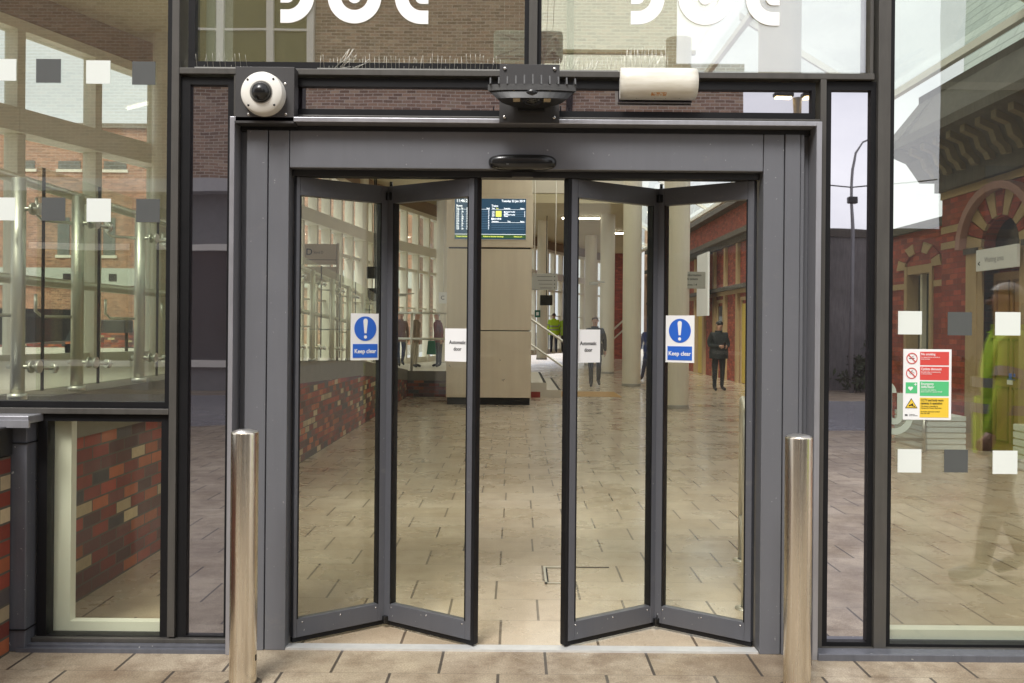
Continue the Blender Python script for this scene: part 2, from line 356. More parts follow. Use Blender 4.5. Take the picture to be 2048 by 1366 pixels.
# base flashings
MB().box(-2.30, -1.33, -.11, .02, -.006, .018).box(-2.30, -1.33, -.085, .02, .018, .028).build('base_flashing', m_trim, fac)
MB().box(1.405, 3.8, -.13, .02, -.006, .032, bev=.004).build('base_flashing', m_trim, fac)
bar('transom', -2.26, -1.33, .028, .0478, m_mull, -.05)
bar('transom', 1.41, 3.8, .0321, .052-.025, m_mull, -.05)
# upper panes
pane('window_pane', -1.527, .028, 2.765, ZT, g_up, (.03, .022, .036, 0))
pane('window_pane', .108, 1.655, 2.748, ZT, g_up, (.022, .0, .0, 0))
bar('mullion', .049, .088, 2.725, ZT, m_mull, -.05)
bar('mullion', 1.656, 1.672, 2.73, ZT, m_mull, -.03)
bar('transom', -1.59, 1.672, 2.700, 2.728, m_mull, -.045)
MB().box(-1.50, -1.46, .06, .35, 2.74, ZT).box(-1.46, .05, .06, .35, 2.735, 2.762).build('reveal', m_reveal, fac)
# spandrel band over the door
pane('spandrel_panel', -1.045, 1.385, 2.545, 2.652, m_spL, (.27, .018, .034, .038))
bar('transom', -1.316, 1.418, 2.486, 2.511, m_mull, -.046)
# right dark panel
pane('spandrel_panel', 1.478, 1.665, .052, 2.655, m_spR, (.03, .024, .028, .04))
bar('mullion', 1.420, 1.448, .0271, 2.699, m_mull, -.045)
bar('mullion', 1.690, 1.748, .0271, ZT, m_mull, -.047)
# large right pane
rp = pane('window_pane', 1.775, 3.75, .045, ZT, g_vis, (.026, .0, .02, 0))
MB().box(1.75, 3.8, .06, .13, -.0, .088).build('reveal', m_reveal, rp)
bar('mullion', 3.76, 3.84, .027, ZT, m_mull, -.047)
bar('mullion', -3.7, -3.61, 1.0, ZT, m_mull, -.047)
bar('transom', -3.7, 3.84, ZT, ZT+.1, m_mull, -.047)
# unseen glazing carried up above the panes, letting sky light into the hall
MB().box(-7, 9, .0, .012, ZT+.1, 7.2).build('window_pane', g_hall, fac)
for x_ in (-6.0, -3.65, -1.6, .07, 1.72, 3.8, 6.2): MB().box(x_-.03, x_+.03, -.03, .08, ZT+.1, 7.2).build('mullion', m_mull, fac)
bar('transom', -7, 9, 5.3, 5.36, m_mull); bar('transom', -7, 9, 7.2, 7.3, m_mull)

# post and flashing on the far left, brick wall with dark cap
px = thing('corner_post', 'grey metal corner post between brick wall and lower left window', 'post', (0, 0, 0))
MB().box(-2.385, -2.262, -.10, .04, 0, 1.055, bev=.004).build('post', m_trim, px)
for z in (.10, .965): MB().box(-2.392, -2.256, -.107, .04, z, z+.004).build('joint', m_gasket, px)
MB().box(-3.6, -2.225, -.16, .0, 1.062, 1.098, bev=.004).box(-3.6, -2.215, -.175, -.16, 1.045, 1.078).build('flashing', m_lip, px)
bw = thing('brick_wall', 'low red and cream brick wall with dark metal cap at the left edge', 'wall')
MB().box(-3.6, -2.325, -1.3, -.12, 0, .91).build('wall', m_brickY, bw)
MB().box(-3.6, -2.315, -1.32, -.118, .915, 1.05, bev=.006).build('cap', m_black, bw)

# ------------------------------------------------------------------ door portal
por = thing('door_portal', 'grey aluminium portal framing the four folding door leaves', 'door frame')
XL, XR = -1.070, 1.150
j = MB()
j.box(-1.268, -1.170, -.055, .12, 0, 2.437, bev=.003).box(-1.166, XL, -.05, .13, 0, 2.437, bev=.003).box(-1.305, -1.271, .0, .10, 0, 2.437)
j.build('jamb', m_portal, por)
j = MB()
j.box(XR+.004, 1.250, -.05, .13, 0, 2.437, bev=.003).box(1.254, 1.325, -.055, .12, 0, 2.437, bev=.003).box(1.329, 1.346, -.045, .1, 0, 2.437, bev=.002).box(1.348, 1.378, .0, .10, 0, 2.437)
j.build('jamb', m_portal, por)
MB().box(XL+.003, XR+.001, -.052, .16, 2.262, 2.437, bev=.004).build('header', m_portal, por)
MB().box(-1.305, 1.378, -.03, .12, 2.4381, 2.462).build('shadow_gap', m_black, por)
MB().box(-1.328, -1.306, -.12, .02, 0, 2.484, bev=.002).box(1.379, 1.404, -.12, .02, 0, 2.484, bev=.002).box(-1.306, 1.379, -.12, .02, 2.463, 2.484, bev=.002).build('lip', m_lip, por)
t = MB()
t.box(XL, XR, -.045, -.012, .0, .010).box(XL, XR, -.006, .03, .0, .008)
t.build('threshold_track', mat('worn bright track', (.62, .62, .6), .45, .3, var=.15, scale=20), por)
MB().box(XL+.004, XR-.004, .0, .07, 2.232, 2.2615).build('head_track', m_black, por)

# folding leaves
def leaf(label, x0, y0, x1, y1, strap):
    L = math.hypot(x1-x0, y1-y0); a = math.atan2(y1-y0, x1-x0)
    t = thing('folding_door_leaf', label, 'door leaf', (x0, y0, 0), a, 'four folding leaves of the automatic door')
    fr = MB(); z0, z1 = .035, 2.232; s0, s1 = (.022, .042) if strap == 'hinge' else (.042, .036)
    g = .004
    fr.box(g, s0, -.02, .02, z0, z1, bev=.003).box(L-s1, L-g, -.02, .02, z0, z1, bev=.003)
    fr.box(s0, L-s1, -.0195, .0195, z0, z0+.088, bev=.002).box(s0, L-s1, -.0195, .0195, z1-.088, z1, bev=.002)
    fr.build('frame', m_frame, t)
    MB().box(s0, s0+.006, -.0205, .0205, z0+.088, z1-.088).box(L-s1-.006, L-s1, -.0205, .0205, z0+.088, z1-.088).build('glazing_gasket', m_gasket, t)
    MB().box(s0+.004, L-s1-.004, -.005, .005, z0+.08, z1-.08).build('glass', g_door, t)
    MB().box(g, L-g, -.012, .012, .012, z0-.001).build('brush_seal', m_gasket, t)
    if strap == 'lead':      # rubber edge on the meeting stile
        MB().box(L-g, L+.014, -.022, .022, .014, z1, bev=.006).build('rubber_edge', m_gasket, t)
    elif strap == 'lead0':
        MB().box(-.014, g, -.022, .022, .014, z1, bev=.006).build('rubber_edge', m_gasket, t)
    return t, L, a
FX1, FX2, FD = -.655, .716, .33
def leafpt(px, py, x0, y0, x1, y1):
    """where the sight line through a photo point meets the leaf: distance along the leaf, height"""
    xx = px+(py-658)*.0087; yy = py-(px-1032)*.0087; k = (xx-1032)/FP
    tt = (k*(CD+y0)-x0)/((x1-x0)-k*(y1-y0)); d = CD+y0+tt*(y1-y0); return tt*math.hypot(x1-x0, y1-y0), EYE-(yy-658)/FP*d
LV = [(XL+.008, .028, FX1-.006, FD), (FX1+.006, FD, -.190, .018), (.245, .018, FX2-.006, FD), (FX2+.006, FD, XR-.008, .028)]
LB = ['leftmost folding glass door leaf with a blue keep clear sign', 'second folding glass door leaf from the left, its dark edge beside the steel clad pillar',
      'third folding glass door leaf, right edge of the open gap, with a white paper notice', 'rightmost folding glass door leaf with a blue keep clear sign']
ST = ['hinge', 'lead', 'lead0', 'hinge2']
leaves = [leaf(LB[i], *LV[i], ST[i]) for i in range(4)]
for t, L, a in leaves:
    for x_ in (.05, L/2, L-.055): q = MB(); q.lathe([(.0003, .0015), (.003, .0015), (.0038, 0)], Matrix.Translation((x_, -.0195, .105)) @ Matrix.Rotation(R(90), 4, 'X'), 10); q.build('screw', m_chrome, t)
for i_ in (0, 2):
    t, L, a = leaves[i_]; sg = -1 if i_ == 0 else -1
    MB().box(L-.022, L+.034, -.045, -.021, .02, .06, bev=.004).tube([(L+.006, -.03, .03), (L+.006, -.03, .085)], .009).build('bottom_hinge', m_blackgl, t)
    MB().box(L-.022, L+.034, -.045, -.021, 2.16, 2.20, bev=.004).tube([(L+.006, -.028, 2.19), (L+.006, -.028, 2.255)], .008).build('top_hinge', m_blackgl, t)
    MB().tube([(L+.006, .0, .06), (L+.006, .0, 2.2)], .0035, 6).build('hinge_pin', m_chrome, t)

# ------------------------------------------------------------------ writing
def text(s, size, m, parent, loc, rot=(R(90), 0, 0), name='lettering', align='LEFT', sx=1.0, bold=0.0, ext=.0004):
    cu = bpy.data.curves.new('t', 'FONT'); cu.body = s; cu.size = size; cu.align_x = align; cu.extrude = ext; cu.offset = bold
    cu.resolution_u = 3
    ob = bpy.data.objects.new('t', cu); C.objects.link(ob); bpy.context.view_layer.update()
    me = bpy.data.meshes.new_from_object(ob.evaluated_get(bpy.context.evaluated_depsgraph_get()))
    bpy.data.objects.remove(ob); bpy.data.curves.remove(cu)
    for v in me.vertices: v.co.x *= sx
    me.name = name; me.materials.clear(); me.materials.append(m)
    o = bpy.data.objects.new(name, me); o.location = loc; o.rotation_euler = rot; return put(o, parent)

def onleaf(i, px0, py0, px1, py1):
    a, za = leafpt(px0, (py0+py1)/2, *LV[i]); b, zb = leafpt(px1, (py0+py1)/2, *LV[i])
    _, zt = leafpt((px0+px1)/2, py0, *LV[i]); _, zd = leafpt((px0+px1)/2, py1, *LV[i])
    x0, y0, x1, y1 = LV[i]; L = math.hypot(x1-x0, y1-y0); ux, uy = (x1-x0)/L, (y1-y0)/L; nx, ny = uy, -ux
    return (x0+ux*a+nx*.0075, y0+uy*a+ny*.0075, zd), b-a, zt-zd, math.atan2(uy, ux)
def keep_clear(i, r, label):
    loc, wd, ht, a = onleaf(i, *r)
    t = thing('keep_clear_sign', label, 'sign', loc, a, 'blue keep clear signs on the door glass')
    MB().box(0, wd, -.0015, .0015, 0, ht).build('panel', m_paper, t)
    cx, cz, rr = wd/2, ht*.675, wd*.385
    MB().poly([(cx+rr*math.cos(2*math.pi*k/48), cz+rr*math.sin(2*math.pi*k/48)) for k in range(48)], -.003, -.0016).poly([(wd*.07, ht*.05), (wd*.93, ht*.05), (wd*.93, ht*.345), (wd*.07, ht*.345)], -.003, -.0016).build('blue_field', m_blue, t)
    ex = [(cx-wd*.035, cz-rr*.38)]+[(cx+wd*.035, cz-rr*.38)]+arc(cx, cz+rr*.62, wd*.075, 0, 180, 10)
    d = wd*.052
    MB().poly(ex, -.0045, -.0031).poly([(cx+d*math.cos(2*math.pi*k/20), cz-rr*.68+d*math.sin(2*math.pi*k/20)) for k in range(20)], -.0045, -.0031).build('exclamation_mark', m_paper, t)
    text('Keep clear', ht*.125, m_paper, t, (cx, -.0035, ht*.15), align='CENTER', bold=.0006, sx=.96)
keep_clear(0, (700, 627, 757, 720), 'blue keep clear sign stuck on the leftmost door leaf')
keep_clear(3, (1333, 631, 1390, 725), 'blue keep clear sign stuck on the rightmost door leaf')
def auto_door(i, r, label, shift):
    loc, wd, ht, a = onleaf(i, *r)
    t = thing('paper_notice', label, 'notice', loc, a, 'white automatic door notices')
    MB().box(0, wd, -.001, .001, 0, ht).build('sheet', m_paper, t)
    text('Automatic', ht*.16, m_ink, t, (wd*(.5+shift), -.0016, ht*.53), align='CENTER', sx=.93, bold=.0004)
    text('door', ht*.16, m_ink, t, (wd*(.5+shift), -.0016, ht*.33), align='CENTER', sx=.93, bold=.0004)
auto_door(1, (892, 657, 939, 723), 'white automatic door notice left of the open gap', .04)
auto_door(2, (1153, 659, 1198, 725), 'white automatic door notice right of the open gap', -.03)

# ------------------------------------------------------------------ film squares on the glass
rows = [("top row", 0, [(-8, 118, 33, 162, 'w'), (73, 118, 122, 166, 'g'), (173, 121, 221, 168, 'w'), (265, 123, 311, 170, 'g')]),
        ("lower row", 1, [(-14, 395, 31, 441, 'w'), (84, 395, 131, 442, 'g'), (174, 397, 222, 444, 'w'), (273, 398, 320, 445, 'g')]),
        ("upper row", 2, [(1796, 622, 1843, 669, 'w'), (1895, 624, 1943, 671, 'g'), (1990, 624, 2040, 671, 'w')]),
        ("bottom row", 3, [(1795, 898, 1842, 945, 'w'), (1888, 899, 1935, 945, 'g'), (1985, 901, 2034, 948, 'w')])]
desc = {0: ['at the left edge, high on the left pane', 'second from left, high on the left pane', 'third from left, high on the left pane', 'beside the mullion, high on the left pane'],
        1: ['at the left edge, over the handrail behind the left pane', 'second from left, over the handrail behind the left pane', 'third from left, over the handrail behind the left pane', 'beside the mullion, over the handrail behind the left pane'],
        2: ['above the red and yellow notice on the right pane', 'between two white ones above the notice on the right pane', 'above at the right edge of the right pane'],
        3: ['below the red and yellow notice on the right pane', 'between two white ones below the notice on the right pane', 'below at the right edge of the right pane']}
for _, k, sq in rows:
    for i, (a, b, c, d, col) in enumerate(sq):
        x0, z1 = F(a, b); x1, z0 = F(c, d)
        o = MB().box(x0, x1, -.003, -.0012, z0, z1).build('film_square', m_whitefilm if col == 'w' else m_greyfilm)
        tag(o, ('white' if col == 'w' else 'grey')+' film square '+desc[k][i], 'film square', 'square films on the glass')

# ------------------------------------------------------------------ ring emblem on upper panes
def emblem(label, cx, cz, r, y, m, flip=1, legs=.32, name='ring_emblem', loc=None):
    """double line emblem: a U in the middle between two half arches"""
    t = MB(); g = r*.46; wd = r*.5
    def ring(x, a0, a1, ro, ri, l0, l1):
        """arc band plus straight legs going up from its ends"""
        P = arc(x, cz, ro, a0, a1, 24); Q = arc(x, cz, ri, a0, a1, 24)
        for k in range(24): t.poly([P[k], P[k+1], Q[k+1], Q[k]][::1], y-.004, y)
    def leg(x0, x1, z0, z1): t.poly([(x0, z0), (x1, z0), (x1, z1), (x0, z1)], y-.004, y)
    ring(cx, 180, 360, r, r*.5, 0, 0); ring(cx, 180, 360, r*.25, 0.001, 0, 0)
    leg(cx-r, cx-r*.5, cz, cz+legs); leg(cx+r*.5, cx+r, cz, cz+legs); leg(cx-r*.25, cx+r*.25, cz, cz+legs)
    for s in (-1, 1):
        x = cx+s*2.5*r; a = (270, 360) if s < 0 else (180, 270)
        ring(x, *a, r, r*.5, 0, 0); ring(x, *a, r*.25, .001, 0, 0)
        e = x-s*(-.25)*r
        leg(min(x, x+s*.25*r), max(x, x+s*.25*r), cz-r, cz-r*.5); leg(min(x, x+s*.25*r), max(x, x+s*.25*r), cz-r*.25, cz)
        if s < 0: leg(x+r*.5, x+r, cz, cz+legs)
        else: leg(x-r, x-r*.5, cz, cz+legs)
    o = t.build(name, m); return tag(o, label, 'emblem')
cx, cz = F(709.5, -6); emblem('white ring emblem on the upper left pane, beside the brick reflection', cx, cz, 53.7/422, -.003, m_emb)
cx, cz = F(1410, -3); emblem('white ring emblem on the upper right pane, above the bulkhead lamp', cx, cz, 54/422, -.003, m_emb)
# pale green emblem on the right pane, mostly cut by the mullion
t = MB()
ex, ez = F(1785, 832)
r1 = .075
for ro, ri in ((.088, .058), (.040, .012)):
    P = arc(ex+.008, ez, ro, 180, 360, 20); Q = arc(ex+.008, ez, ri, 180, 360, 20)
    for k in range(20): t.poly([P[k], P[k+1], Q[k+1], Q[k]], -.004, -.001)
for s in (1,):
    for a, b in ((.058, .088), (.012, .040)): t.poly([(ex+.008+a, ez), (ex+.008+b, ez), (ex+.008+b, ez+.11), (ex+.008+a, ez+.11)], -.004, -.001)
for a, b in ((-.040, -.012), ): t.poly([(ex+.008+a, ez), (ex+.008+b, ez), (ex+.008+b, ez+.11), (ex+.008+a, ez+.11)], -.004, -.001)
P = arc(ex-.062+.02, ez+.11, .058, 0, 90, 12); Q = arc(ex-.062+.02, ez+.11, .030, 0, 90, 12)
for k in range(12): t.poly([P[k], P[k+1], Q[k+1], Q[k]], -.004, -.001)
P = arc(ex+.153, ez+.11, .087, 180, 95, 12); Q = arc(ex+.153, ez+.11, .057, 180, 95, 12)
for k in range(12): t.poly([P[k], P[k+1], Q[k+1], Q[k]], -.004, -.001)
tag(t.build('line_emblem', m_mint), 'pale green line emblem on the right pane beside the red and yellow notice', 'emblem')

# ------------------------------------------------------------------ information notice on the right pane
x0, z1 = F(1806, 698); x1, z0 = F(1901, 840)
nw, nh = x1-x0, z1-z0
t = thing('information_notice', 'white notice with red, green and yellow fields on the right pane', 'notice', (x0, -.004, z0))
MB().box(0, nw, -.002, .002, 0, nh, bev=.0009).build('panel', m_paper, t)
ys = [(.965, .775, m_red, ['No smoking'], ['It is against the law to smoke in', 'these premises'], m_paper),
      (.755, .565, m_red, ['Cyclists dismount'], ['No cycle riding or skateboarding', 'on these premises'], m_paper),
      (.545, .34, m_green, ['Emergency', 'defibrillator'], ['Located at main platform,', 'phone number for operator of staff'], m_paper),
      (.315, .035, m_yellow, ['CCTV and body worn', 'cameras in operation'], ['This scheme is controlled by', 'Transport for Greater Manchester', '', 'For further information contact:', '0161 244 1000'], m_ink)]
for a, b, m, big, sm_, ink in ys:
    MB().box(nw*.345, nw*.945, -.003, -.0021, nh*b, nh*a).build('field', m, t)
    z = nh*a-.017
    for s in big: text(s, .0165, ink, t, (nw*.365, -.0035, z), bold=.0002, sx=.82 if m is not m_yellow else .72); z -= .0145
    for s in sm_: text(s, .0082, ink, t, (nw*.365, -.0035, z+.003), sx=.85); z -= .0085
def ringbar(cx, cz, r, m):
    q = MB(); P = [(cx+r*math.cos(2*math.pi*k/32), cz+r*math.sin(2*math.pi*k/32)) for k in range(33)]; Q = [(cx+r*.86*math.cos(2*math.pi*k/32), cz+r*.86*math.sin(2*math.pi*k/32)) for k in range(33)]
    for k in range(32): q.poly([P[k], P[k+1], Q[k+1], Q[k]], -.0042, -.0031)
    s = r*.66; q.poly([(cx-s-.001, cz+s-.002), (cx-s+.002, cz+s+.001), (cx+s+.001, cz-s+.002), (cx+s-.002, cz-s-.001)], -.0045, -.0031)
    return q.build('prohibition_ring', m, t)
r_ = nw*.115
MB().box(nw*.175-.014, nw*.175+.012, -.003, -.0021, nh*.87-.002, nh*.87+.001).tube([(nw*.175+.006, -.0026, nh*.87+.003), (nw*.175, -.0026, nh*.87+.008), (nw*.175+.01, -.0026, nh*.87+.011)], .0006, 4).build('pictogram', m_ink, t)
q = MB()
for s in (-1, 1):
    P = [(nw*.175+s*.007+.0045*math.cos(2*math.pi*k/16), -.0026, nh*.658+.0045*math.sin(2*math.pi*k/16)) for k in range(17)]; q.tube(P, .0004, 4)
q.tube([(nw*.175-.007, -.0026, nh*.658), (nw*.175-.002, -.0026, nh*.658+.008), (nw*.175+.005, -.0026, nh*.658+.007), (nw*.175+.007, -.0026, nh*.658)], .0005, 4).tube([(nw*.175-.003, -.0026, nh*.658+.008), (nw*.175+.003, -.0026, nh*.658+.014)], .0012, 5)
q.build('pictogram', m_ink, t)
ringbar(nw*.175, nh*.87, r_, m_red); ringbar(nw*.17, nh*.66, r_, m_red)
MB().box(nw*.05, nw*.29, -.003, -.0021, nh*.375, nh*.53).build('green_symbol', m_green, t)
hp = []
for k in range(40):
    u = 2*math.pi*k/40; hp.append((nw*.15+.00072*16*math.sin(u)**3, nh*.445+.00072*(13*math.cos(u)-5*math.cos(2*u)-2*math.cos(3*u)-math.cos(4*u))))
MB().poly(hp, -.0042, -.0031).box(nw*.22, nw*.28, -.0042, -.0031, nh*.497, nh*.507).box(nw*.245, nw*.257, -.0043, -.0031, nh*.482, nh*.522).build('heart', m_paper, t)
MB().poly([(nw*.04, nh*.165), (nw*.30, nh*.165), (nw*.17, nh*.305)], -.003, -.0021).build('triangle', m_ink, t)
MB().poly([(nw*.062, nh*.174), (nw*.278, nh*.174), (nw*.17, nh*.288)], -.0042, -.0031).build('triangle_field', m_yellow, t)
MB().poly([(nw*.11, nh*.205), (nw*.20, nh*.235), (nw*.205, nh*.215), (nw*.12, nh*.19)], -.0052, -.0043).poly([(nw*.17, nh*.20), (nw*.24, nh*.182), (nw*.245, nh*.19), (nw*.18, nh*.215)], -.0052, -.0043).build('camera_symbol', m_ink, t)
text('m', .016, m_ink, t, (nw*.04, -.0025, nh*.055), bold=.0008); text('Transport for', .005, m_ink, t, (nw*.125, -.0025, nh*.072)); text('Greater Manchester', .005, m_ink, t, (nw*.125, -.0025, nh*.055))

# ------------------------------------------------------------------ bollards
def bollard(label, px, w=.114):
    Yb = -.46; x, _ = F(px, 1100, Yb)
    t = thing('bollard', label, 'bollard', (x, Yb, 0), 0, 'steel bollards in front of the door')
    M = Matrix.Identity(4); r = w/2
    b = MB(); b.lathe([(r, 0.0), (r, .02), (r, 1.06), (r-.0008, 1.066), (r-.003, 1.069)], n=64); b.build('tube', m_steel, t)
    b = MB(); b.lathe([(r-.0028, 1.0692), (r-.012, 1.0735), (r*.5, 1.078), (.0005, 1.0795)], n=64); b.build('domed_cap', mat('satin cap', (.7, .68, .64), .35, 1, var=.05), t)
    b = MB(); b.lathe([(r+.022, .0005), (r+.018, .004), (r+.001, .006)], n=40); b.build('contact_ring', mat('dirty contact shade', (.07, .055, .04), .9, var=.4, scale=20), t)  # dark ring painted round the foot for contact shadow as well as dirt
    b = MB(); b.box(r-.004, r+.0015, -.012, -.002, .10, .125, bev=.001); b.build('fixing', m_gasket, t)
    return t
bollard('brushed steel bollard in front of the left door jamb', 488); bollard('brushed steel bollard in front of the right door jamb', 1596)

# ------------------------------------------------------------------ dome camera
def screw(b, x, y, z, r=.0065): b.lathe([(.0005, .003), (r*.7, .003), (r, .0015), (r, 0)], Matrix.Translation((x, y, z)) @ Matrix.Rotation(R(90), 4, 'X'), 14)
x0, z1 = F(471, 133, -.12); x1, z0 = F(588, 247, -.12)
t = thing('dome_camera', 'white dome security camera on a square dark plate above the left jamb', 'camera', ((x0+x1)/2, -.055, (z0+z1)/2))
hw, hh = (x1-x0)/2, (z1-z0)/2
MB().box(-hw, hw, -.065, .01, -hh, hh, bev=.002).build('mounting_plate', m_plate, t)
M = Matrix.Translation((0, -.065, -.002)) @ Matrix.Rotation(R(90), 4, 'X')
rr = .0985
MB().lathe([(rr, 0), (rr, .022), (rr*.995, .027), (rr*.97, .034), (rr*.965, .052), (rr*.93, .060), (.052, .062)], M, 56).build('housing', m_white, t)
MB().lathe([(.052, .0615), (.0505, .066), (.046, .062)], M, 40).build('dome_ring', mat('grey ring', (.25, .24, .22), .4), t)
prof = [(.0460*math.cos(R(a)), .060+.0460*math.sin(R(a))) for a in range(0, 91, 9)]
MB().lathe(prof, M, 40).build('dome', m_blackgl, t)
for dx, dz in ((-.062, .055), (.055, .058), (-.058, -.062), (.06, -.06)): q = MB(); screw(q, dx, -.065-.0605, dz, .005); q.build('screw', m_gasket, t)
for dx, dz in ((.094, .052), (.098, -.088), (-.074, -.09)): q = MB(); screw(q, dx, -.065, dz, .0065); q.build('screw', m_chrome, t)
q = MB(); q.tube([(-.075, .03, hh-.002), (-.06, .035, hh+.010), (-.02, .04, hh+.013), (.03, .04, hh+.010), (.07, .035, hh+.002)], .002, 6); q.build('cable', m_gasket, t)

# ------------------------------------------------------------------ floodlight over the door
x, z = F(1064, 182, -.35)
t = thing('floodlight', 'ribbed dark floodlight on a bracket plate above the door sensor', 'floodlight', (x, 0, z))
pw = .137; x0, pz1 = F(1000, 137, -.06); x1, pz0 = F(1117, 253, -.06)
MB().box(x0-x, x1-x, -.135, -.123, pz0-z, pz1-z, bev=.001).build('bracket_plate', m_plate, t)
MB().box(-.02, .02, -.123, -.05, -.05, .05).build('bracket_spacer', m_plate, t)
for sx_ in (x0-x+.024, x1-x-.024):
    for sz in (pz0-z+.024, pz1-z-.022):
        q = MB(); q.lathe([(.0005, .009), (.006, .009), (.0085, .006), (.0085, 0)], Matrix.Translation((sx_, -.135, sz)) @ Matrix.Rotation(R(90), 4, 'X'), 6); q.build('bolt', m_chrome, t)
def halfout(w, n=14, back=.11, yb=-.145, yf=-.37):
    pts = []
    for k in range(n+1):
        s = -1+2*k/n; pts.append((s*w, yf+.02*(abs(s)**3)))
    for k in range(1, n):
        s = 1-2*k/n; u = 1-abs(s); pts.append((s*w, yf+.03+(yb-yf-.03)*math.sin(u*math.pi/2)**.6))
    return pts
q = MB(); O = halfout(.193)
q.prism([(a, b, 0) for a, b in O], (0, 0, 0), (0, 0, .026)); q.build('rim', m_floodrib, t)
q = MB(); Oi = [(a*.965, b*.965-.006) for a, b in O]
bot = [(a*.8, b*.9-.04, -.035) for a, b in O]
n_ = len(Oi); q.add([(a, b, -.0006) for a, b in Oi]+bot, [(i, (i+1) % n_, (i+1) % n_+n_, i+n_) for i in range(n_)]+[list(range(n_, 2*n_))]); q.build('body', m_black, t)
q = MB(); q.ball((0, -.30, -.010), (.056, .075, .042)); q.build('sensor_dome', m_blackgl, t)
for s in (-1, 1): MB().box(s*.052, s*.082, -.362, -.30, -.036, -.001).build('led_strip', m_led, t)
q = MB()
for k in range(11):
    xx = -.185+.37*k/10; h = .03+.018*(1-abs(k-5)/5); yb = -.20
    q.prism([(xx, -.372, .026), (xx, -.352, .026+h), (xx, yb, .026+h*1.2), (xx, yb, .026)], (0, 0, 0), (.006, 0, 0))
q.build('cooling_fins', m_floodrib, t)
MB().box(-.10, .10, -.28, -.14, .024, .045).box(-.06, .06, -.16, -.13, -.04, .045).build('arm', m_black, t)

# ------------------------------------------------------------------ bulkhead lamp
x0, z1 = F(1240, 131, -.10); x1, z0 = F(1396, 195, -.10)
t = thing('bulkhead_lamp', 'white bulkhead lamp with a rust stain above the right of the door', 'lamp', ((x0+x1)/2, -.05, (z0+z1)/2))
W_, H_ = (x1-x0)/2, (z1-z0)/2
n = N('aged white diffuser'); c = n.mix(n.ramp(n.noise(5, 5, .6, sc3=(1, 1, 8)), [(.3, (0,)), (.7, (1,))]), (.62, .58, .47), (.82, .8, .72))
sp = n.new('SeparateXYZ'); n.link(n.obj(), sp.inputs[0])
rm = n.math('MULTIPLY', n.math('LESS_THAN', n.math('ABSOLUTE', n.math('SUBTRACT', sp.outputs['X'], .0)), .035), n.math('LESS_THAN', n.math('ABSOLUTE', n.math('ADD', sp.outputs['Z'], H_*.80)), .006))
rm = n.math('MULTIPLY', rm, n.ramp(n.noise(40, 5, .7), [(.4, (0,)), (.5, (1,))])); c = n.mix(rm, c, (.55, .22, .03)); n.link(c, n.p.inputs['Base Color']); n.p.inputs['Roughness'].default_value = .35
n.p.inputs['Emission Color'].default_value = (1, .93, .8, 1); n.p.inputs['Emission Strength'].default_value = .0
m_diff = n.m
q = MB(); K = 14; S = 9
vs = []
for i in range(S+1):
    u = -1+2*i/S; sx_ = u*W_; k2 = 1-.10*abs(u)**6
    for k in range(K+1):
        a = R(-90+180*k/K); vs.append((sx_*(1-.035*(1-math.cos(a))), -.075*math.cos(a)**.75*k2, H_*math.sin(a)*(.93+.07*k2)))
fs = [(i*(K+1)+k, i*(K+1)+k+1, (i+1)*(K+1)+k+1, (i+1)*(K+1)+k) for i in range(S) for k in range(K)]
q.add(vs, fs, 0, True); q.f.append([k for k in range(K+1)]); q.m.append(0); q.sm.append(False); q.f.append([S*(K+1)+k for k in range(K+1)]); q.m.append(0); q.sm.append(False)
q.build('diffuser', m_diff, t)
for sx_ in (-W_*.55, -W_*.08, W_*.2, W_*.55):
    for s in (-1, 1):
        q = MB(); q.box(sx_-.0015, sx_+.0015, -.022, -.018, s*H_*.985-.003*(s > 0), s*H_*.985+.003*(s < 0)+.0001); q.build('clip', m_gasket, t)
MB().box(-W_*.97, W_*.97, 0, .03, -H_*.93, H_*.93, bev=.004).build('back_box', m_white, t)

# second lamp box behind the glass with two cables
x0, z1 = F(987, 58, .12); x1, z0 = F(1126, 120, .12)
t = thing('lamp_housing', 'pale lamp housing with two looped cables hanging behind the upper glass', 'lamp', ((x0+x1)/2, .12, (z0+z1)/2))
W_, H_ = (x1-x0)/2, (z1-z0)/2
MB().box(-W_, W_, 0, .08, -H_, H_, bev=.018).build('box', mat('pale green enamel', (.62, .68, .58), .4, var=.04), t)
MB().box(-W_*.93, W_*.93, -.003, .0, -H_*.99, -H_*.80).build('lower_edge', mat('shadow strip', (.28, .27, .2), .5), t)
for s in (-1, 1):
    q = MB(); q.tube([(s*W_*.86, -.002, H_*.8), (s*W_*.3, -.002, H_*.25)], .0016, 5).tube([(s*W_*.86, -.002, -H_*.75), (s*W_*.3, -.002, -H_*.25)], .0016, 5); q.build('stiffener', m_sign2, t)
for dx, dz in ((.135, .03), (.125, -.035)):
    q = MB(); q.tube([(dx, -.03, dz), (dx-.015, -.045, dz-.008), (dx-.05, -.04, dz-.05), (dx-.062, -.02, dz-.11), (dx-.065, -.01, dz-.17)], .006, 8); q.build('cable', m_white, t)
for dx, dz in ((.135, .03), (.125, -.035)): MB().tube([(dx, .0, dz), (dx, -.03, dz)], .011, 10).build('gland', m_rail, t)
for dx in (-.115, .02, .09, .12): MB().tube([(dx, .03, H_-.002), (dx+.012*(1 if dx > 0 else -.3), .05, H_+.28)], .0012, 5).build('hanging_wire', m_rail, t)

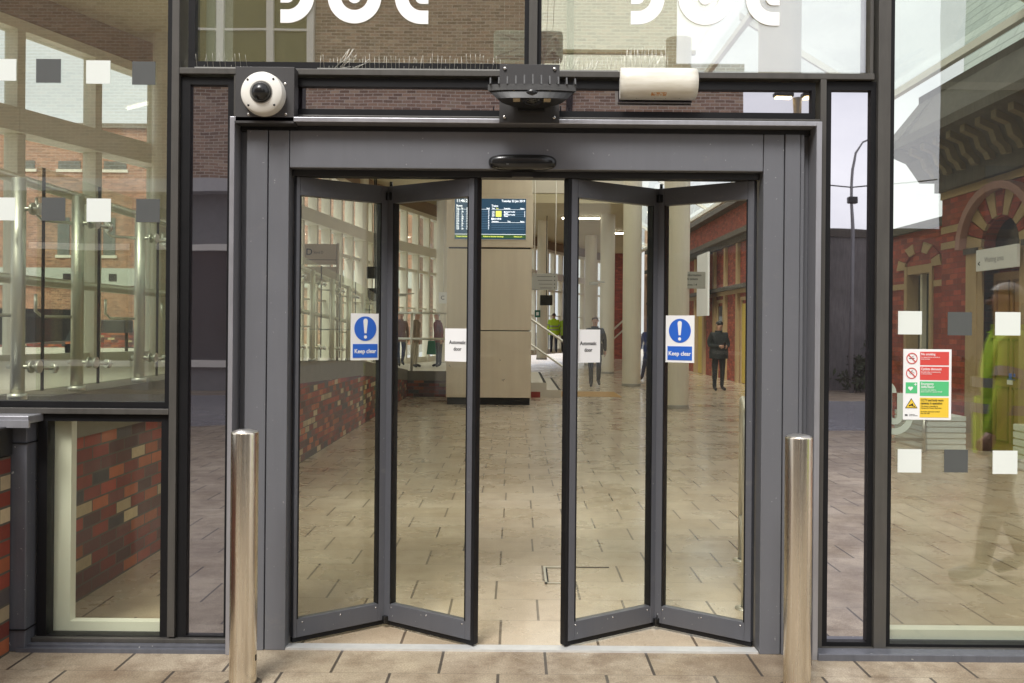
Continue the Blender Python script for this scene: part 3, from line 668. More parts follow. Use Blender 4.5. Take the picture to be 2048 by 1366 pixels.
# ------------------------------------------------------------------ door sensor
x0, z1 = F(977, 308, -.07); x1, z0 = F(1113, 340, -.07)
t = thing('door_sensor', 'long rounded black motion sensor on the portal header', 'sensor', ((x0+x1)/2, -.053, (z0+z1)/2))
W_, H_ = (x1-x0)/2, (z1-z0)/2
q = MB(); bm = bmesh.new(); bmesh.ops.create_uvsphere(bm, u_segments=40, v_segments=24, radius=1)
for v in bm.verts:
    c_ = v.co; e = lambda q_, p_: math.copysign(abs(q_)**p_, q_)
    v.co = Vector((e(c_.x, .42)*W_, e(c_.y, .7)*.05, e(c_.z, .75)*H_))
q.bm(bm, 0, True); q.build('cover', m_blackgl, t)
MB().box(-.075, -.063, -.048, -.046, -.016, -.004).build('mark', mat('grey mark', (.2, .2, .19), .5), t)
x0, z1 = F(1024, 345, .0); x1, z0 = F(1066, 356, .0)
MB().box(x0-t.location.x, x1-t.location.x, .02, .12, z0-t.location.z, z1-t.location.z).build('beam_unit', m_black, t)

# ------------------------------------------------------------------ bird spikes
def spikes(label, pa, pb, n, tall=(.022, .034), mess=0, yy=-.03):
    xa, za = F(*pa, yy); xb, zb = F(*pb, yy); q = MB()
    for i in range(n):
        u = i/(n-1); x = xa+(xb-xa)*u+random.uniform(-.004, .004); z = 2.728
        h = random.uniform(*tall)*1.25; q.tube([(x, yy, z), (x+random.uniform(-.004, .006), yy+random.choice((-.03, .0, .025)), z+h+.03)], .0007, 4)
    for i in range(mess):
        x = xa+.05+random.uniform(0, .12); a = random.uniform(-.2, 1.2); l = random.uniform(.05, .12)
        q.tube([(x, yy, 2.73), (x+l*math.cos(a), yy+random.uniform(-.03, .02), 2.73+l*math.sin(a))], .0009, 4)
    t = thing('bird_spikes', label, 'bird spikes', (0, 0, 0), 0, 'wire bird spikes on the transom')
    q.build('wires', m_rail, t)
    MB().box(xa-.01, xb+.01, yy-.012, yy+.012, 2.7282, 2.733).build('strip', mat('clear strip', (.3, .3, .28), .3), t)
spikes('short run of bird spikes on the transom left of the dome camera', (395, 135), (495, 135), 10)
spikes('long run of bird spikes with bent wires under the left ring emblem', (640, 135), (1000, 140), 44, mess=12)
spikes('run of bird spikes left of the white bulkhead lamp', (1110, 142), (1232, 143), 14, mess=6)
spikes('tangled bird spikes behind the white bulkhead lamp', (1245, 120), (1335, 120), 26, (.055, .075), mess=10, yy=-.02)

# ================================================================== inside the hall
def D(d): return d-CD                      # distance from the camera -> Y
# ---- brick ramp wall with coping
XW = -2.39
prof = [(.35, .90), (5.6, .90), (10, .78), (13.5, .55), (16.35, .36)]
rw = thing('ramp_wall', 'long low wall of red, brown and cream bricks beside the ramp', 'wall')
q = MB(); n = len(prof); q.prism([(XW, y, z) for y, z in prof]+[(XW, 16.35, 0), (XW, .35, 0)], (0, 0, 0), (-.28, 0, 0)); q.build('wall', m_brickY, rw)
q = MB(); top = [(y, z+(.25 if y < 6 else .23)) for y, z in prof]
q.prism([(XW+.012, y, z+.0005) for y, z in prof]+[(XW+.012, y, z) for y, z in top[::-1]], (0, 0, 0), (-.31, 0, 0)); q.build('coping', m_coping, rw)
def ctop(y):
    for (a, za), (b, zb) in zip(top, top[1:]):
        if y <= b: return za+(zb-za)*max(0, (y-a))/(b-a)
    return top[-1][1]
# ---- raised floor
WL = [(-8.3, 5.0), (-6.0, 11), (-5.2, 13.3), (-4.63, 19.7), (-3.9, 26), (-2.4, 31.5), (1.6, 43), (4.4, 49)]
def wallx(d):
    for (xa, a), (xb, b) in zip(WL, WL[1:]):
        if d <= b: return xa+(xb-xa)*(d-a)/(b-a)
    return WL[-1][0]
q = MB(); ds = [5, 8, 11, 13.3, 16.5, 19.7, 20.8]
for a, b in zip(ds, ds[1:]):
    za, zb = [ctop(D(t))-.03 if t > 9 else 1.10 for t in (a, b)]
    xa, xb = wallx(a), wallx(b)
    q.add([(xa, D(a), za), (-2.68, D(a), za), (-2.68, D(b), zb), (xb, D(b), zb), (xa, D(a), 0), (-2.68, D(a), 0), (-2.68, D(b), 0), (xb, D(b), 0)], [(0, 1, 2, 3), (4, 5, 1, 0), (5, 6, 2, 1), (6, 7, 3, 2), (7, 4, 0, 3), (7, 6, 5, 4)])
tag(q.build('raised_floor', m_ramp), kind='structure')
q = MB(); PZ = .46
P = [(wallx(20.8), D(20.83)), (.34, D(20.83)), (.34, D(38.8)), (wallx(38.8)-.0, D(38.8)), (wallx(31.5), D(31.5)), (wallx(26), D(26))]
q.prism([(x, y, 0) for x, y in P], (0, 0, 0), (0, 0, PZ)); tag(q.build('platform_floor', m_ramp), kind='structure')
pf = thing('platform_wall', 'low dark brick platform front behind the glass left of the pillar', 'wall')
MB().box(-2.66, -.2, D(20.7), D(20.82), 0, .36).build('wall', m_brickX, pf); MB().box(-2.66, -.2, D(20.68), D(20.825), .3605, .57).build('coping', m_coping, pf)
# steps
st = thing('steps', 'two grey steps with dark nosings going down right of the steel clad pillar', 'steps')
for k, (xa, xb, z) in enumerate(((.345, .69, .33), (.345, 1.02, .17))):
    s = MB().box(xa if k == 0 else .6901, xb, D(20.8), D(26), 0, z).build('step', m_ramp, st)
    MB().box(xb-.07, xb-.01, D(20.82), D(25.9), z+.0005, z+.004).build('nosing', m_gasket, s)
MB().box(.345, .55, D(20.79), D(20.8)-.002, 0, .13).build('red_panel', mat('dull red panel', (.25, .04, .03), .5), st)
sr = thing('stair_rail', 'double steel handrail sloping down beside the two grey steps', 'handrail')
for z, r_ in ((1.73, .028), (1.17, .025)):
    MB().tube([(-.4, D(20.9), z), (.34, D(20.9), z), (1.12, D(20.9), z-.53), (1.35, D(20.9), z-.55)], r_).build('rail', m_rail, sr)
MB().tube([(1.28, D(20.9), 0), (1.28, D(20.9), 1.2)], .022).tube([(.2, D(20.9), .4), (.2, D(20.9), 1.73)], .022).build('post', m_rail, sr)
pr = thing('platform_rail', 'horizontal steel rails on the platform edge left of the steel clad pillar', 'handrail')
for z in (1.85, 1.28): MB().tube([(-2.6, D(20.75), z), (-.9, D(20.75), z)], .027).build('rail', m_rail, pr)
for x in (-2.3, -1.2): MB().tube([(x, D(20.75), .57), (x, D(20.75), 1.85)], .03).build('post', m_rail, pr)
# ---- glass balustrade on the ramp wall
gb = thing('glass_balustrade', 'stainless steel posts, handrails and clamped glass panels on the brick ramp wall', 'balustrade')
pd = [3.9, 4.58, 5.2, 6.06, 7.0, 8.0, 9.0, 10.1, 11.2, 12.4, 13.6, 14.9, 16.2, 17.6]
XB = -2.43
for i, d in enumerate(pd):
    if d < 4.5: continue
    y = D(d); z0 = ctop(y); h = 1.08
    p = MB().tube([(XB, y, z0), (XB, y, z0+h)], .033, 16).build('post', m_rail, gb)
    MB().tube([(XB, y, z0-.0), (XB, y, z0+.03)], .045, 16).build('base_collar', m_rail, p)
    for dz in (.93, .16):
        c_ = MB(); c_.tube([(XB-.05, y, z0+dz), (XB+.11, y, z0+dz)], .011, 8)
        c_.tube([(XB+.062, y, z0+dz), (XB+.074, y, z0+dz)], .03, 16).tube([(XB+.098, y, z0+dz), (XB+.112, y, z0+dz)], .03, 16)
        c_.tube([(XB+.06, y+.02, z0+dz-.004), (XB+.135, y+.13, z0+dz-.012)], .010, 8)
        c_.tube([(XB+.115, y+.105, z0+dz-.01), (XB+.128, y+.122, z0+dz-.011)], .026, 14)
        c_.build('clamp', m_rail, p)
    b_ = MB()
    for dz in (1.02, .5): b_.tube([(XB-.16, y-.14, z0+dz+.03), (XB-.16, y-.14, z0+dz-.06), (XB-.14, y-.11, z0+dz-.09), (XB, y, z0+dz-.09)], .009, 8)
    b_.build('rail_bracket', m_rail, p)
for dz, x_ in ((1.12, XB-.16), (.60, XB-.16)):
    pts = [(x_, D(d)-.3, ctop(D(d)-.3)+dz) for d in [4.9]+pd[4:]]
    MB().tube([(x_, .1, ctop(.1)+dz)]+pts, .027, 14).build('handrail', m_rail, gb)
for a, b in zip(pd, pd[1:]):
    ya, yb = D(a)+.07, D(b)+.055; ya = max(ya, .14); za, zb = ctop(ya), ctop(yb); x_ = XB+.085
    q = MB(); q.prism([(x_, ya, za+.04), (x_, yb, zb+.04), (x_, yb, zb+1.14), (x_, ya, za+1.14)], (0, 0, 0), (.012, 0, 0)); g_ = q.build('glass_panel', g_bal, gb)
    q = MB(); q.box(x_-.001, x_+.013, yb+.001, yb+.008, zb+.04, zb+1.14).build('panel_edge', m_windark, g_)

# ---- glazed left wall of the hall
hw_ = thing('hall_window_wall', 'curving cream framed window wall on the left side of the hall', 'window wall')
def seg(a, b):
    (xa, da), (xb, db) = a, b; A = Vector((xa, D(da), 0)); B = Vector((xb, D(db), 0)); t = (B-A).normalized(); nrm = Vector((t.y, -t.x, 0)); return A, B, t, nrm
def wbox(A, t, nrm, s0, s1, n0, n1, z0, z1, mb):
    P = [A+t*s0+nrm*n0, A+t*s1+nrm*n0, A+t*s1+nrm*n1, A+t*s0+nrm*n1]
    mb.prism([(p.x, p.y, z0) for p in P], (0, 0, 0), (0, 0, z1-z0))
for i in range(len(WL)-1):
    A, B, t, nrm = seg(WL[i], WL[i+1]); L = (B-A).length; base = .4
    q = MB(); wbox(A, t, nrm, 0, L, -.12, .22, 3.76, 4.04, q); q.build('beam', m_cream, hw_)
    q = MB(); wbox(A, t, nrm, 0, L, -.10, .14, 4.98, 5.10, q); wbox(A, t, nrm, 0, L, -.06, .06, base, 1.16 if i < 2 else .62, q); q.build('rail', m_cream, hw_)
    if i >= 2: q = MB(); wbox(A, t, nrm, 0, L, -.05, .07, 3.22, 3.30, q); wbox(A, t, nrm, 0, L, -.03, .05, 2.1, 2.14, q); q.build('transom', m_cream, hw_)
    q = MB(); wbox(A, t, nrm, 0, L, -.09, .05, 5.1, 5.5, q); q.build('fascia', mat('brown fascia panel', (.28, .2, .13), .6), hw_)
    q = MB(); wbox(A, t, nrm, 0, L, -.02, .0, base, 4.98, q); q.build('window_pane', g_hall, hw_)
    k = int(L/.87); sp_ = L/k
    for j in range(k):
        s = j*sp_+.05; q = MB(); wbox(A, t, nrm, s, s+.115, -.08, .13, base, 3.76, q); wbox(A, t, nrm, s, s+.115, -.08, .12, 4.04, 4.98, q)
        q.build('mullion', m_cream, hw_)
def column(label, x, d, r, z1=5.5, z0=0.0, g='round cream columns'):
    c_ = thing('column', label, 'column', (x, D(d), z0), 0, g)
    MB().lathe([(r, 0), (r, z1-z0)], n=40).build('shaft', m_cream, c_); MB().lathe([(r+.01, 0), (r+.01, .06), (r, .07)], n=40).build('base_ring', mat('base ring grey', (.3, .29, .25), .5), c_)
column('slim cream column seen through the left pane beside the handrails', -4.85, 12.9, .16, z0=1.0, g='slim columns along the window wall')
column('slim cream column behind the leftmost door leaf', -4.02, 24.4, .16, z0=.4, g='slim columns along the window wall')
column('slim cream column just left of the steel clad pillar', -2.32, 29.2, .17, z0=.4, g='slim columns along the window wall')
column('slim cream column right of the pillar under the hanging direction sign', .95, 34.5, .19, z0=.4, g='slim columns along the window wall')
column('nearest large cream column behind the rightmost keep clear sign', 3.13, 18.35, .25, 7.2)
column('large cream column behind the third door leaf, second nearest', 3.13, 25.4, .25, 7.2)
column('large cream column behind the walking man', 3.15, 32.5, .25, 7.2)
column('farthest large cream column, left of the walking man', 3.15, 39.8, .25, 7.2)
column('large cream column hidden behind the right door jamb', 3.13, 11.25, .25, 7.2)
# ---- ceilings and roof
q = MB(); P = [(-9.0, .35), (0, .35), (0, D(29.6)), (wallx(29.6)-.5, D(29.6)), (wallx(19)-.5, D(19)), (wallx(11)-.5, D(11))]
q.prism([(x, y, 5.5) for x, y in P], (0, 0, 0), (0, 0, .3)); tag(q.build('ceiling', m_olive), kind='structure')
q = MB(); P = [(wallx(29.6)-.5, D(29.62)), (3.6, D(29.62)), (6.6, D(50)), (3.9, D(50)), (wallx(40)-.5, D(40))]
q.prism([(x, y, 5.5) for x, y in P], (0, 0, 0), (0, 0, .3)); tag(q.build('ceiling', m_olive), kind='structure')
q = MB(); q.box(0, 3.6, .35, D(29.6), 7.2, 7.215); tag(q.build('added_rooflight', m_opal), kind='structure')  # translucent panel added to bring more sky light into the hall
q = MB(); q.box(-.02, .12, .35, D(29.6), 5.81, 7.2).box(.12, 3.6, D(29.6), D(29.75), 5.81, 7.2); tag(q.build('ceiling', m_creamwall), kind='structure')
q = MB()
for k in range(6): y = .8+k*.0+k*4.6; q.box(.12, 3.6, y, y+.10, 7.12, 7.2)
for z_ in (6.1, 6.6): q.box(.1205, .14, .35, D(29.5), z_, z_+.05)
tag(q.build('ceiling_joint', m_olive), kind='structure')
gr = thing('glass_roof', 'pale framed glass roof between the hall and the red brick building', 'roof')
q = MB(); q.prism([(3.6, .3, 6.7), (5.95, .3, 5.3), (5.95, D(50), 5.3), (3.6, D(50), 6.7)], (0, 0, 0), (0, 0, .012)); q.build('glass', g_hall, gr)
for k in range(10):
    y = 1.6+k*4.6; q = MB(); q.prism([(3.6, y, 6.58), (5.95, y, 5.18), (5.95, y, 5.29), (3.6, y, 6.69)], (0, 0, 0), (0, .07, 0)); q.build('rafter', m_white, gr)
for x_, z_ in ((3.62, 6.55), (5.80, 5.25)): MB().box(x_, x_+.09, .3, D(50), z_-.1, z_).build('purlin', m_white, gr)
for k, (z, x_, d) in enumerate(((5.42, 2.25, 33.0), (5.42, 4.2, 38.0), (5.42, -2.2, 15), (5.42, -2.2, 22))):  # first tube is a known lamp; the others are added to brighten the hall
    t = thing('ceiling_light', ['lit tube light on the ceiling seen beside the third door leaf', 'added lit tube light brightening the hall farther back', 'added lit tube light brightening the brick ramp', 'added lit tube light brightening the raised platform'][k], 'ceiling light', (x_, D(d), z), 0, 'tube lights on the hall ceiling')
    MB().box(-.7, .7, -.07, .07, .03, .08).build('tray', m_cream, t); MB().tube([(-.66, 0, 0), (.66, 0, 0)], .028, 10).build('tube', emit('lit tube', (1, .94, .8), 6), t)

# ---- steel clad pillar with the departure screen
kx0, kx1 = -1.385, .305; kd = 18.7; ky = D(kd)
kp = thing('clad_pillar', 'large square pillar clad in warm brushed steel with a dark plinth', 'pillar')
def kz(py): return EYE-(py-658)/FP*kd
MB().box(kx0+.02, kx1-.02, ky+.03, ky+1.5, 0, .14).build('plinth', m_black, kp)
zs = [.143, kz(662)-.008, kz(497)-.01]
MB().box(kx0, kx1, ky, ky+1.54, zs[0], zs[1], bev=.006).build('lower_panel', m_kiosk, kp)
MB().box(kx0, kx1, ky, ky+1.54, zs[1]+.02, zs[2], bev=.006).build('middle_panel', m_kiosk, kp)
MB().box(kx0-.01, kx1+.02, ky-.03, ky+1.56, zs[2]+.03, kz(388), bev=.006).build('screen_housing', m_kiosk, kp)
MB().box(kx0, kx1, ky, ky+1.54, kz(388)+.004, 5.499, bev=.004).build('upper_panel', m_kiosk, kp)
MB().box(kx0+.03, kx1-.03, ky+.03, ky+1.5, .14, 5.4).build('core', m_black, kp)
MB().box(kx0+.01, kx1-.0, ky-.036, ky-.031, zs[2]+.10, zs[2]+.112).box(kx0+.01, kx1-.0, ky-.036, ky-.031, kz(388)-.06, kz(388)-.05).build('trim', m_kiosk, kp)
sx0, sx1, sz0, sz1 = (908-1032)/FP*kd, (1052-1034)/FP*kd, kz(479.5), kz(398.5)
ds_ = thing('departure_screen', 'dark blue departure screen showing bus, train and tram times on the pillar', 'screen', (sx0, ky-.04, sz0))
sw, sh = sx1-sx0, sz1-sz0
MB().box(-.02, sw+.02, -.012, .008, -.02, sh+.02, bev=.003).build('bezel', m_kiosk, ds_)
e_bg = emit('screen dark blue', (.012, .035, .06), .9, (.01, .02, .03)); e_w = emit('screen white', (.85, .9, .95), .75); e_y = emit('screen yellow', (.65, .7, .12), .7); e_l = emit('screen line', (.12, .2, .3), .7); e_gr = emit('screen green band', (.03, .07, .02), .7)
MB().box(0, sw, -.016, -.0125, 0, sh).build('display', e_bg, ds_)
def st_(s, u, v, size, m=e_w, al='LEFT', sx=.9, bold=.001): text(s, size, m, ds_, (sw*u, -.018, sh*v), align=al, sx=sx, bold=bold)
st_('11:46:2', .02, .91, .085); st_('Tuesday 22 Jan 2019', .985, .92, .062, al='RIGHT')
st_('Buses', .02, .80, .058); st_('Trains', .515, .80, .058); st_('Metrolink', .515, .485, .055)
for u, s in ((.02, 'Time'), (.09, 'No.'), (.165, 'Destination'), (.445, 'Stand'), (.52, 'Time'), (.58, 'Due'), (.69, 'Destination'), (.92, 'Platform')): st_(s, u, .745, .038, e_y if s == 'Due' else e_w, sx=.7 if u != .92 else .6)
for u, s in ((.52, 'Destination'), (.74, 'Time'), (.92, 'Platform')): st_(s, u, .425, .038, sx=.75 if u != .92 else .6)
ln = MB()
for k in range(12): v = .725-k*.042; ln.box(sw*.02, sw*.49, -.0175, -.0161, sh*v-.0015, sh*v+.0015)
for k in range(4): v = .70-k*.042; ln.box(sw*.515, sw*.985, -.0175, -.0161, sh*v-.0015, sh*v+.0015)
for k in range(4): v = .375-k*.042; ln.box(sw*.515, sw*.985, -.0175, -.0161, sh*v-.0015, sh*v+.0015)
ln.build('grid_lines', e_l, ds_)
dest = ['Stockport', 'Sale', 'Warrington', 'Flixton', 'Airport', 'Partington', 'Knutsford', 'Timperley', 'Hale', 'Lymm', 'Wythenshawe', 'Northwich']
for k in range(12):
    v = .70-k*.042
    st_('%d:%02d' % (11+(k > 2), (48+7*k) % 60), .02, v, .034, sx=.75); st_(['11', '245', '5', '19', '288', '282', '88', '18', '283', '5A', '11', '289'][k], .095, v, .034, sx=.75); st_(dest[k], .165, v, .034, sx=.85); st_('ABCDEFABCDEF'[k], .47, v, .034)
MB().box(sw*.575, sw*.655, -.0178, -.0162, sh*.555, sh*.70).build('yellow_cells', e_y, ds_)
for k in range(4): v = .665-k*.036; st_(['11:52', '12:17', '12:52', '13:17'][k], .52, v, .034, sx=.7); st_(['Manchester Piccadilly', 'Chester'][k % 2], .69, v, .034, sx=.75); st_(str([4, 3][k % 2]), .975, v, .034)
MB().box(0, sw, -.0178, -.0162, sh*.03, sh*.11).build('ticker_band', e_gr, ds_)
st_('Transport Interchange.', .02, .055, .034, e_y, sx=.8); st_('Welcome to Altrincham Interchange', .40, .055, .034, e_y, sx=.8); st_('Welcome to A', .83, .055, .034, e_y, sx=.8)
MB().box(.0, sw, -.0175, -.0161, sh*.118, sh*.126).box(sw*.515, sw*.985, -.0179, -.0163, sh*.735, sh*.740).box(sw*.02, sw*.49, -.0179, -.0163, sh*.735, sh*.740).box(sw*.515, sw*.985, -.0179, -.0163, sh*.413, sh*.419).build('rules', e_w, ds_)

# ---- signs and fittings in the hall
m_sign = mat('pale grey sign panel', (.42, .42, .38), .5, var=.03)
x = (1089-1032)/FP*25; z = EYE+(658-563)/FP*25
t = thing('hanging_sign', 'pale grey hanging direction sign right of the steel clad pillar', 'sign', (x, D(25), z))
MB().box(-.34, .34, -.03, .03, -.22, .22, bev=.004).build('panel', m_sign, t)
q = MB()
for k in range(4): q.box(-.22+.03*k, .2, -.033, -.0305, .13-.10*k, .14-.10*k).box(.24, .27, -.033, -.0305, .125-.10*k, .15-.10*k)
q.build('printed_lines', m_ink, t); MB().tube([(-.28, 0, .22), (-.28, 0, 5.5-z)], .012, 8).tube([(.28, 0, .22), (.28, 0, 5.5-z)], .012, 8).build('hanger', m_rail, t)
d = 18.2; x = (1387-1032)/FP*d; z = EYE+(658-557)/FP*d
t = thing('direction_sign', 'pale grey information and platforms sign fixed beside the nearest cream column', 'sign', (x, D(d), z))
MB().box(-.25, .22, -.02, .02, -.165, .16, bev=.004).build('panel', m_sign, t)
text('Information', .062, m_ink, t, (-.14, -.0225, .075), sx=.95, bold=.001); text('& tickets', .062, m_ink, t, (-.14, -.0225, .0), sx=.95, bold=.001); text('Platforms 1-4', .058, m_ink, t, (-.235, -.0225, -.11), sx=.92, bold=.001); text('<', .09, m_ink, t, (-.235, -.0225, .07), bold=.003)
d = 13.6; x = (640-1032)/FP*d; z = EYE+(658-512)/FP*d
t = thing('stand_sign', 'tan stand D sign above the glass balustrade behind the leftmost door leaf', 'sign', (x, D(d), z))
m_tan = mat('tan sign panel', (.42, .34, .27), .55, var=.03)
MB().box(-.23, .23, -.02, .02, -.15, .15, bev=.004).build('panel', m_tan, t)
text('D', .13, m_ink, t, (-.21, -.0225, -.01), bold=.001); text('Stand D', .055, m_ink, t, (-.10, -.0225, .01), sx=.8)
MB().box(-.20, .23, -.0225, -.0205, -.085, -.078).build('rule', m_ink, t)
MB().tube([(.25, 0, -z+1.0), (.25, 0, .16)], .02).box(-.23, .23, -.012, .012, -.40, -.18).build('post', m_tan, t)
d = 27; x = (886.5-1032)/FP*d; z = EYE+(658-597)/FP*d
t = thing('stand_sign', 'small white stand C sign just left of the steel clad pillar', 'sign', (x, D(d), z))
MB().box(-.14, .14, -.02, .02, -.16, .16).build('panel', m_paper, t); text('C', .16, m_ink, t, (-.08, -.0225, -.05)); MB().tube([(0, 0, .16), (0, 0, 5.5-z)], .012, 8).build('hanger', m_rail, t)
def monitor(label, px, py, d, s=1, tilt=20):
    t = thing('hanging_monitor', label, 'monitor', ((px-1032)/FP*d, D(d), EYE+(658-py)/FP*d), R(tilt), 'black hanging monitors')
    MB().box(-.24*s, .24*s, -.05, .05, -.2*s, .2*s, bev=.015).build('case', m_blackgl, t); MB().tube([(0, 0, .2*s), (0, 0, 5.5-t.location.z)], .015, 8).build('pole', m_black, t)
monitor('black hanging monitor behind the leftmost door leaf, upper one', 747, 548, 22, .7)
monitor('black hanging monitor behind the leftmost door leaf, lower one', 750, 592, 20, .7, -10)
monitor('black hanging monitor above the people in yellow jackets', 1092, 600, 33, .9, -15)
def cctv(label, px, py, d, s=1):
    t = thing('security_camera', label, 'camera', ((px-1032)/FP*d, D(d), EYE+(658-py)/FP*d), R(25), 'bullet cameras in the hall')
    MB().box(-.16*s, .10*s, -.05*s, .05*s, -.05*s, .05*s, bev=.012).build('housing', m_sign, t); MB().tube([(.05*s, 0, .0), (.22*s, .02, .06*s), (.4*s, .05, .06*s)], .02*s, 8).build('arm', m_sign, t)
cctv('grey security camera between the columns above the walking man', 1188, 566, 30); cctv('small grey security camera on the window wall left of the pillar', 806, 592, 26, .8)
t = thing('exit_sign', 'small dark green exit sign on the slim column beside the pillar', 'sign', ((1075-1032)/FP*34, D(34.25), EYE+(658-627)/FP*34.2))
MB().box(-.1, .1, -.02, .02, -.13, .13).build('panel', mat('dark green sign', (.01, .12, .09), .4), t); MB().box(-.05, .05, -.024, -.021, -.06, .06).build('pictogram', m_paper, t)
t = thing('hoop_barrier', 'stainless hoop barrier standing behind the rightmost door leaf', 'barrier')
a = Vector((1.262, D(5.12), 0)); b = Vector((1.50, D(6.2), 0)); u = (b-a).normalized()
q = MB(); q.tube([a, a+Vector((0, 0, .98))]+[a+u*(.09*(1-math.cos(R(k))))+Vector((0, 0, .98+.09*math.sin(R(k)))) for k in (30, 60, 90)]+[b-u*(.09*(1-math.cos(R(k))))+Vector((0, 0, .98+.09*math.sin(R(k)))) for k in (90, 60, 30)]+[b+Vector((0, 0, .98)), b], .022, 14)
q.build('hoop', m_rail, t); MB().tube([a+Vector((0, 0, .29)), b+Vector((0, 0, .29))], .018, 12).build('lower_rail', m_rail, t)
MB().lathe([(.055, 0), (.055, .008), (.024, .012)], Matrix.Translation(a)).lathe([(.055, 0), (.055, .008), (.024, .012)], Matrix.Translation(b)).build('base_plate', m_rail, t)
fr_ = thing('floor_frame', 'broken steel cover frame lying in the paving inside the open door', 'floor frame')
d = 1.515*FP/(1108-658); x = (1087-1032)/FP*d
MB().box(x, x+.16, D(5.95), D(5.97), .001, .008).box(x, x+.014, D(5.58), D(5.95), .001, .008).box(x, x+.12, D(5.58), D(5.595), .001, .008).build('frame', m_rail, fr_)
MB().box(x+.015, x+.024, D(5.6), D(5.94), .001, .005).box(x, x+.42, D(5.975), D(5.983), .001, .004).build('gap', m_gasket, fr_)
t = thing('yellow_mat', 'faded yellow tactile paving patch in front of the walking man', 'tactile paving')
q = MB().box(.95, 2.4, D(21.2), D(22.9), .001, .006); q.build('slab', mat('worn yellow paving', (.50, .30, .10), .55, var=.2, scale=3), t)
q = MB()
for k in range(12): q.box(.97, 2.38, D(21.26)+k*.138, D(21.30)+k*.138, .0061, .009)
q.build('ribs', mat('worn yellow ribs', (.46, .28, .1), .55), t)
# far wall on the right end
fw = thing('end_wall', 'far brick and plaster wall at the end of the hall behind the columns', 'wall')
MB().box(4.4, 6.3, D(49), D(49.3), 0, 6.3).build('brick', m_brick_vicX, fw); MB().box(6.3, 8.5, D(46), D(46.3), 0, 6.4).build('plaster', mat('pinkish plaster', (.55, .38, .28), .7), fw)
MB().tube([(4.5, D(48.8), 1.0), (6.2, D(48.8), 2.6)], .05).tube([(4.5, D(48.8), .5), (6.2, D(48.8), 2.1)], .04).build('stair_rail', m_rail, fw)

# ================================================================== red brick Victorian building on the right
vb = thing('station_building', 'red brick Victorian building with buff stone bands and bracketed cornice behind the right pane', 'building')
VX = 6.0
def vwall(x, spans, z0, z1, name='wall', th=.35, m=None):
    q = MB()
    for a, b in spans: q.box(x, x+th, D(a), D(b), z0, z1)
    return q.build(name, m or m_brick_vic, vb)
vwall(VX, [(6.0, 11.15), (12.05, 13.25)], 0, 2.62)
q = MB(); q.box(VX, VX+.35, D(6.0), D(11.15), 2.62, 3.62).box(VX, VX+.35, D(12.05), D(13.25), 2.62, 3.62)
# wall above the arch
ca, cz_, ra = 11.60, 2.62, .45
P = [(11.15, 3.62), (11.15, 2.62)]+[(ca-ra*math.cos(R(180*k/14)), cz_+ra*.75*math.sin(R(180*k/14))) for k in range(1, 14)]+[(12.05, 2.62), (12.05, 3.62)]
for k in range(1, len(P)-2):
    (d0, z0), (d1, z1) = P[k], P[k+1]; q.prism([(VX, D(d0), z0), (VX, D(d1), z1), (VX, D(d1), 3.62), (VX, D(d0), 3.62)], (0, 0, 0), (.35, 0, 0))
q.build('wall', m_brick_vic, vb)
MB().box(VX+.3501, VX+7, D(6), D(13.25), 0, 3.62).build('wall', m_brick_vicX, vb)
q = MB()
for z in (2.68, 2.90): q.box(VX-.012, VX+.0, D(12.46), D(13.262), z, z+.095).box(VX-.012, VX+.0, D(6.0), D(10.74), z, z+.095).box(VX-.012, VX+7, D(13.2501), D(13.262), z, z+.095)
q.build('stone_band', m_stone, vb)
for k in range(11):       # voussoirs, alternating
    a0, a1 = 180*k/11+1, 180*(k+1)/11-1; q = MB(); pts = []
    for r_, aa in ((.46, a0), (.46, a1), (.86, a1), (.86, a0)): pts.append((VX-.04, D(ca-r_*math.cos(R(aa))), cz_+r_*.78*math.sin(R(aa))))
    q.prism(pts, (0, 0, 0), (.0395, 0, 0)); q.build('arch_stone', m_stone if k % 2 == 0 else m_brick_vic, vb)
q = MB()
for k in range(14):
    a0, a1 = 180*k/14, 180*(k+1)/14; pts = [(VX-.13, D(ca-r_*math.cos(R(aa))), cz_+r_*.78*math.sin(R(aa))) for r_, aa in ((.87, a0), (.87, a1), (.99, a1), (.99, a0))]; q.prism(pts, (0, 0, 0), (.129, 0, 0))
q.build('hood_mould', mat('pinkish worn stone', (.36, .2, .17), .7, var=.2), vb)
MB().box(VX-.03, VX+.2, D(12.05), D(12.17), 0, 2.62).box(VX-.045, VX-.0, D(12.17), D(12.45), 0, 2.55).box(VX-.045, VX-.0, D(10.75), D(11.03), 0, 2.55).box(VX-.03, VX+.2, D(11.03), D(11.15), 0, 2.62).build('door_surround', m_stone, vb)
MB().box(VX-.07, VX, D(12.15), D(12.48), 2.551, 2.62).box(VX-.07, VX, D(10.72), D(11.05), 2.551, 2.62).build('impost', m_sootstone, vb)
dr = MB().box(VX+.12, VX+.17, D(11.155), D(12.045), .02, 2.28).build('door', m_brownwood, vb)
q = MB()
for a, b in ((11.24, 11.56), (11.64, 11.96)):
    for z0, z1 in ((.15, .85), (.95, 1.45), (1.55, 2.18)):
        for da, db, za, zb in ((a, b, z0, z0+.03), (a, b, z1-.03, z1), (a, a+.03, z0, z1), (b-.03, b, z0, z1)): q.box(VX+.108, VX+.1199, D(da), D(db), za, zb)
q.build('door_moulding', mat('dark brown moulding', (.18, .1, .035), .5), dr)
MB().box(VX+.113, VX+.1195, D(11.50), D(11.68), .94, 1.02).build('door_sticker', m_blue, dr)
MB().box(VX+.112, VX+.119, D(11.55), D(11.68), .88, .935).build('door_sticker', m_paper, dr)
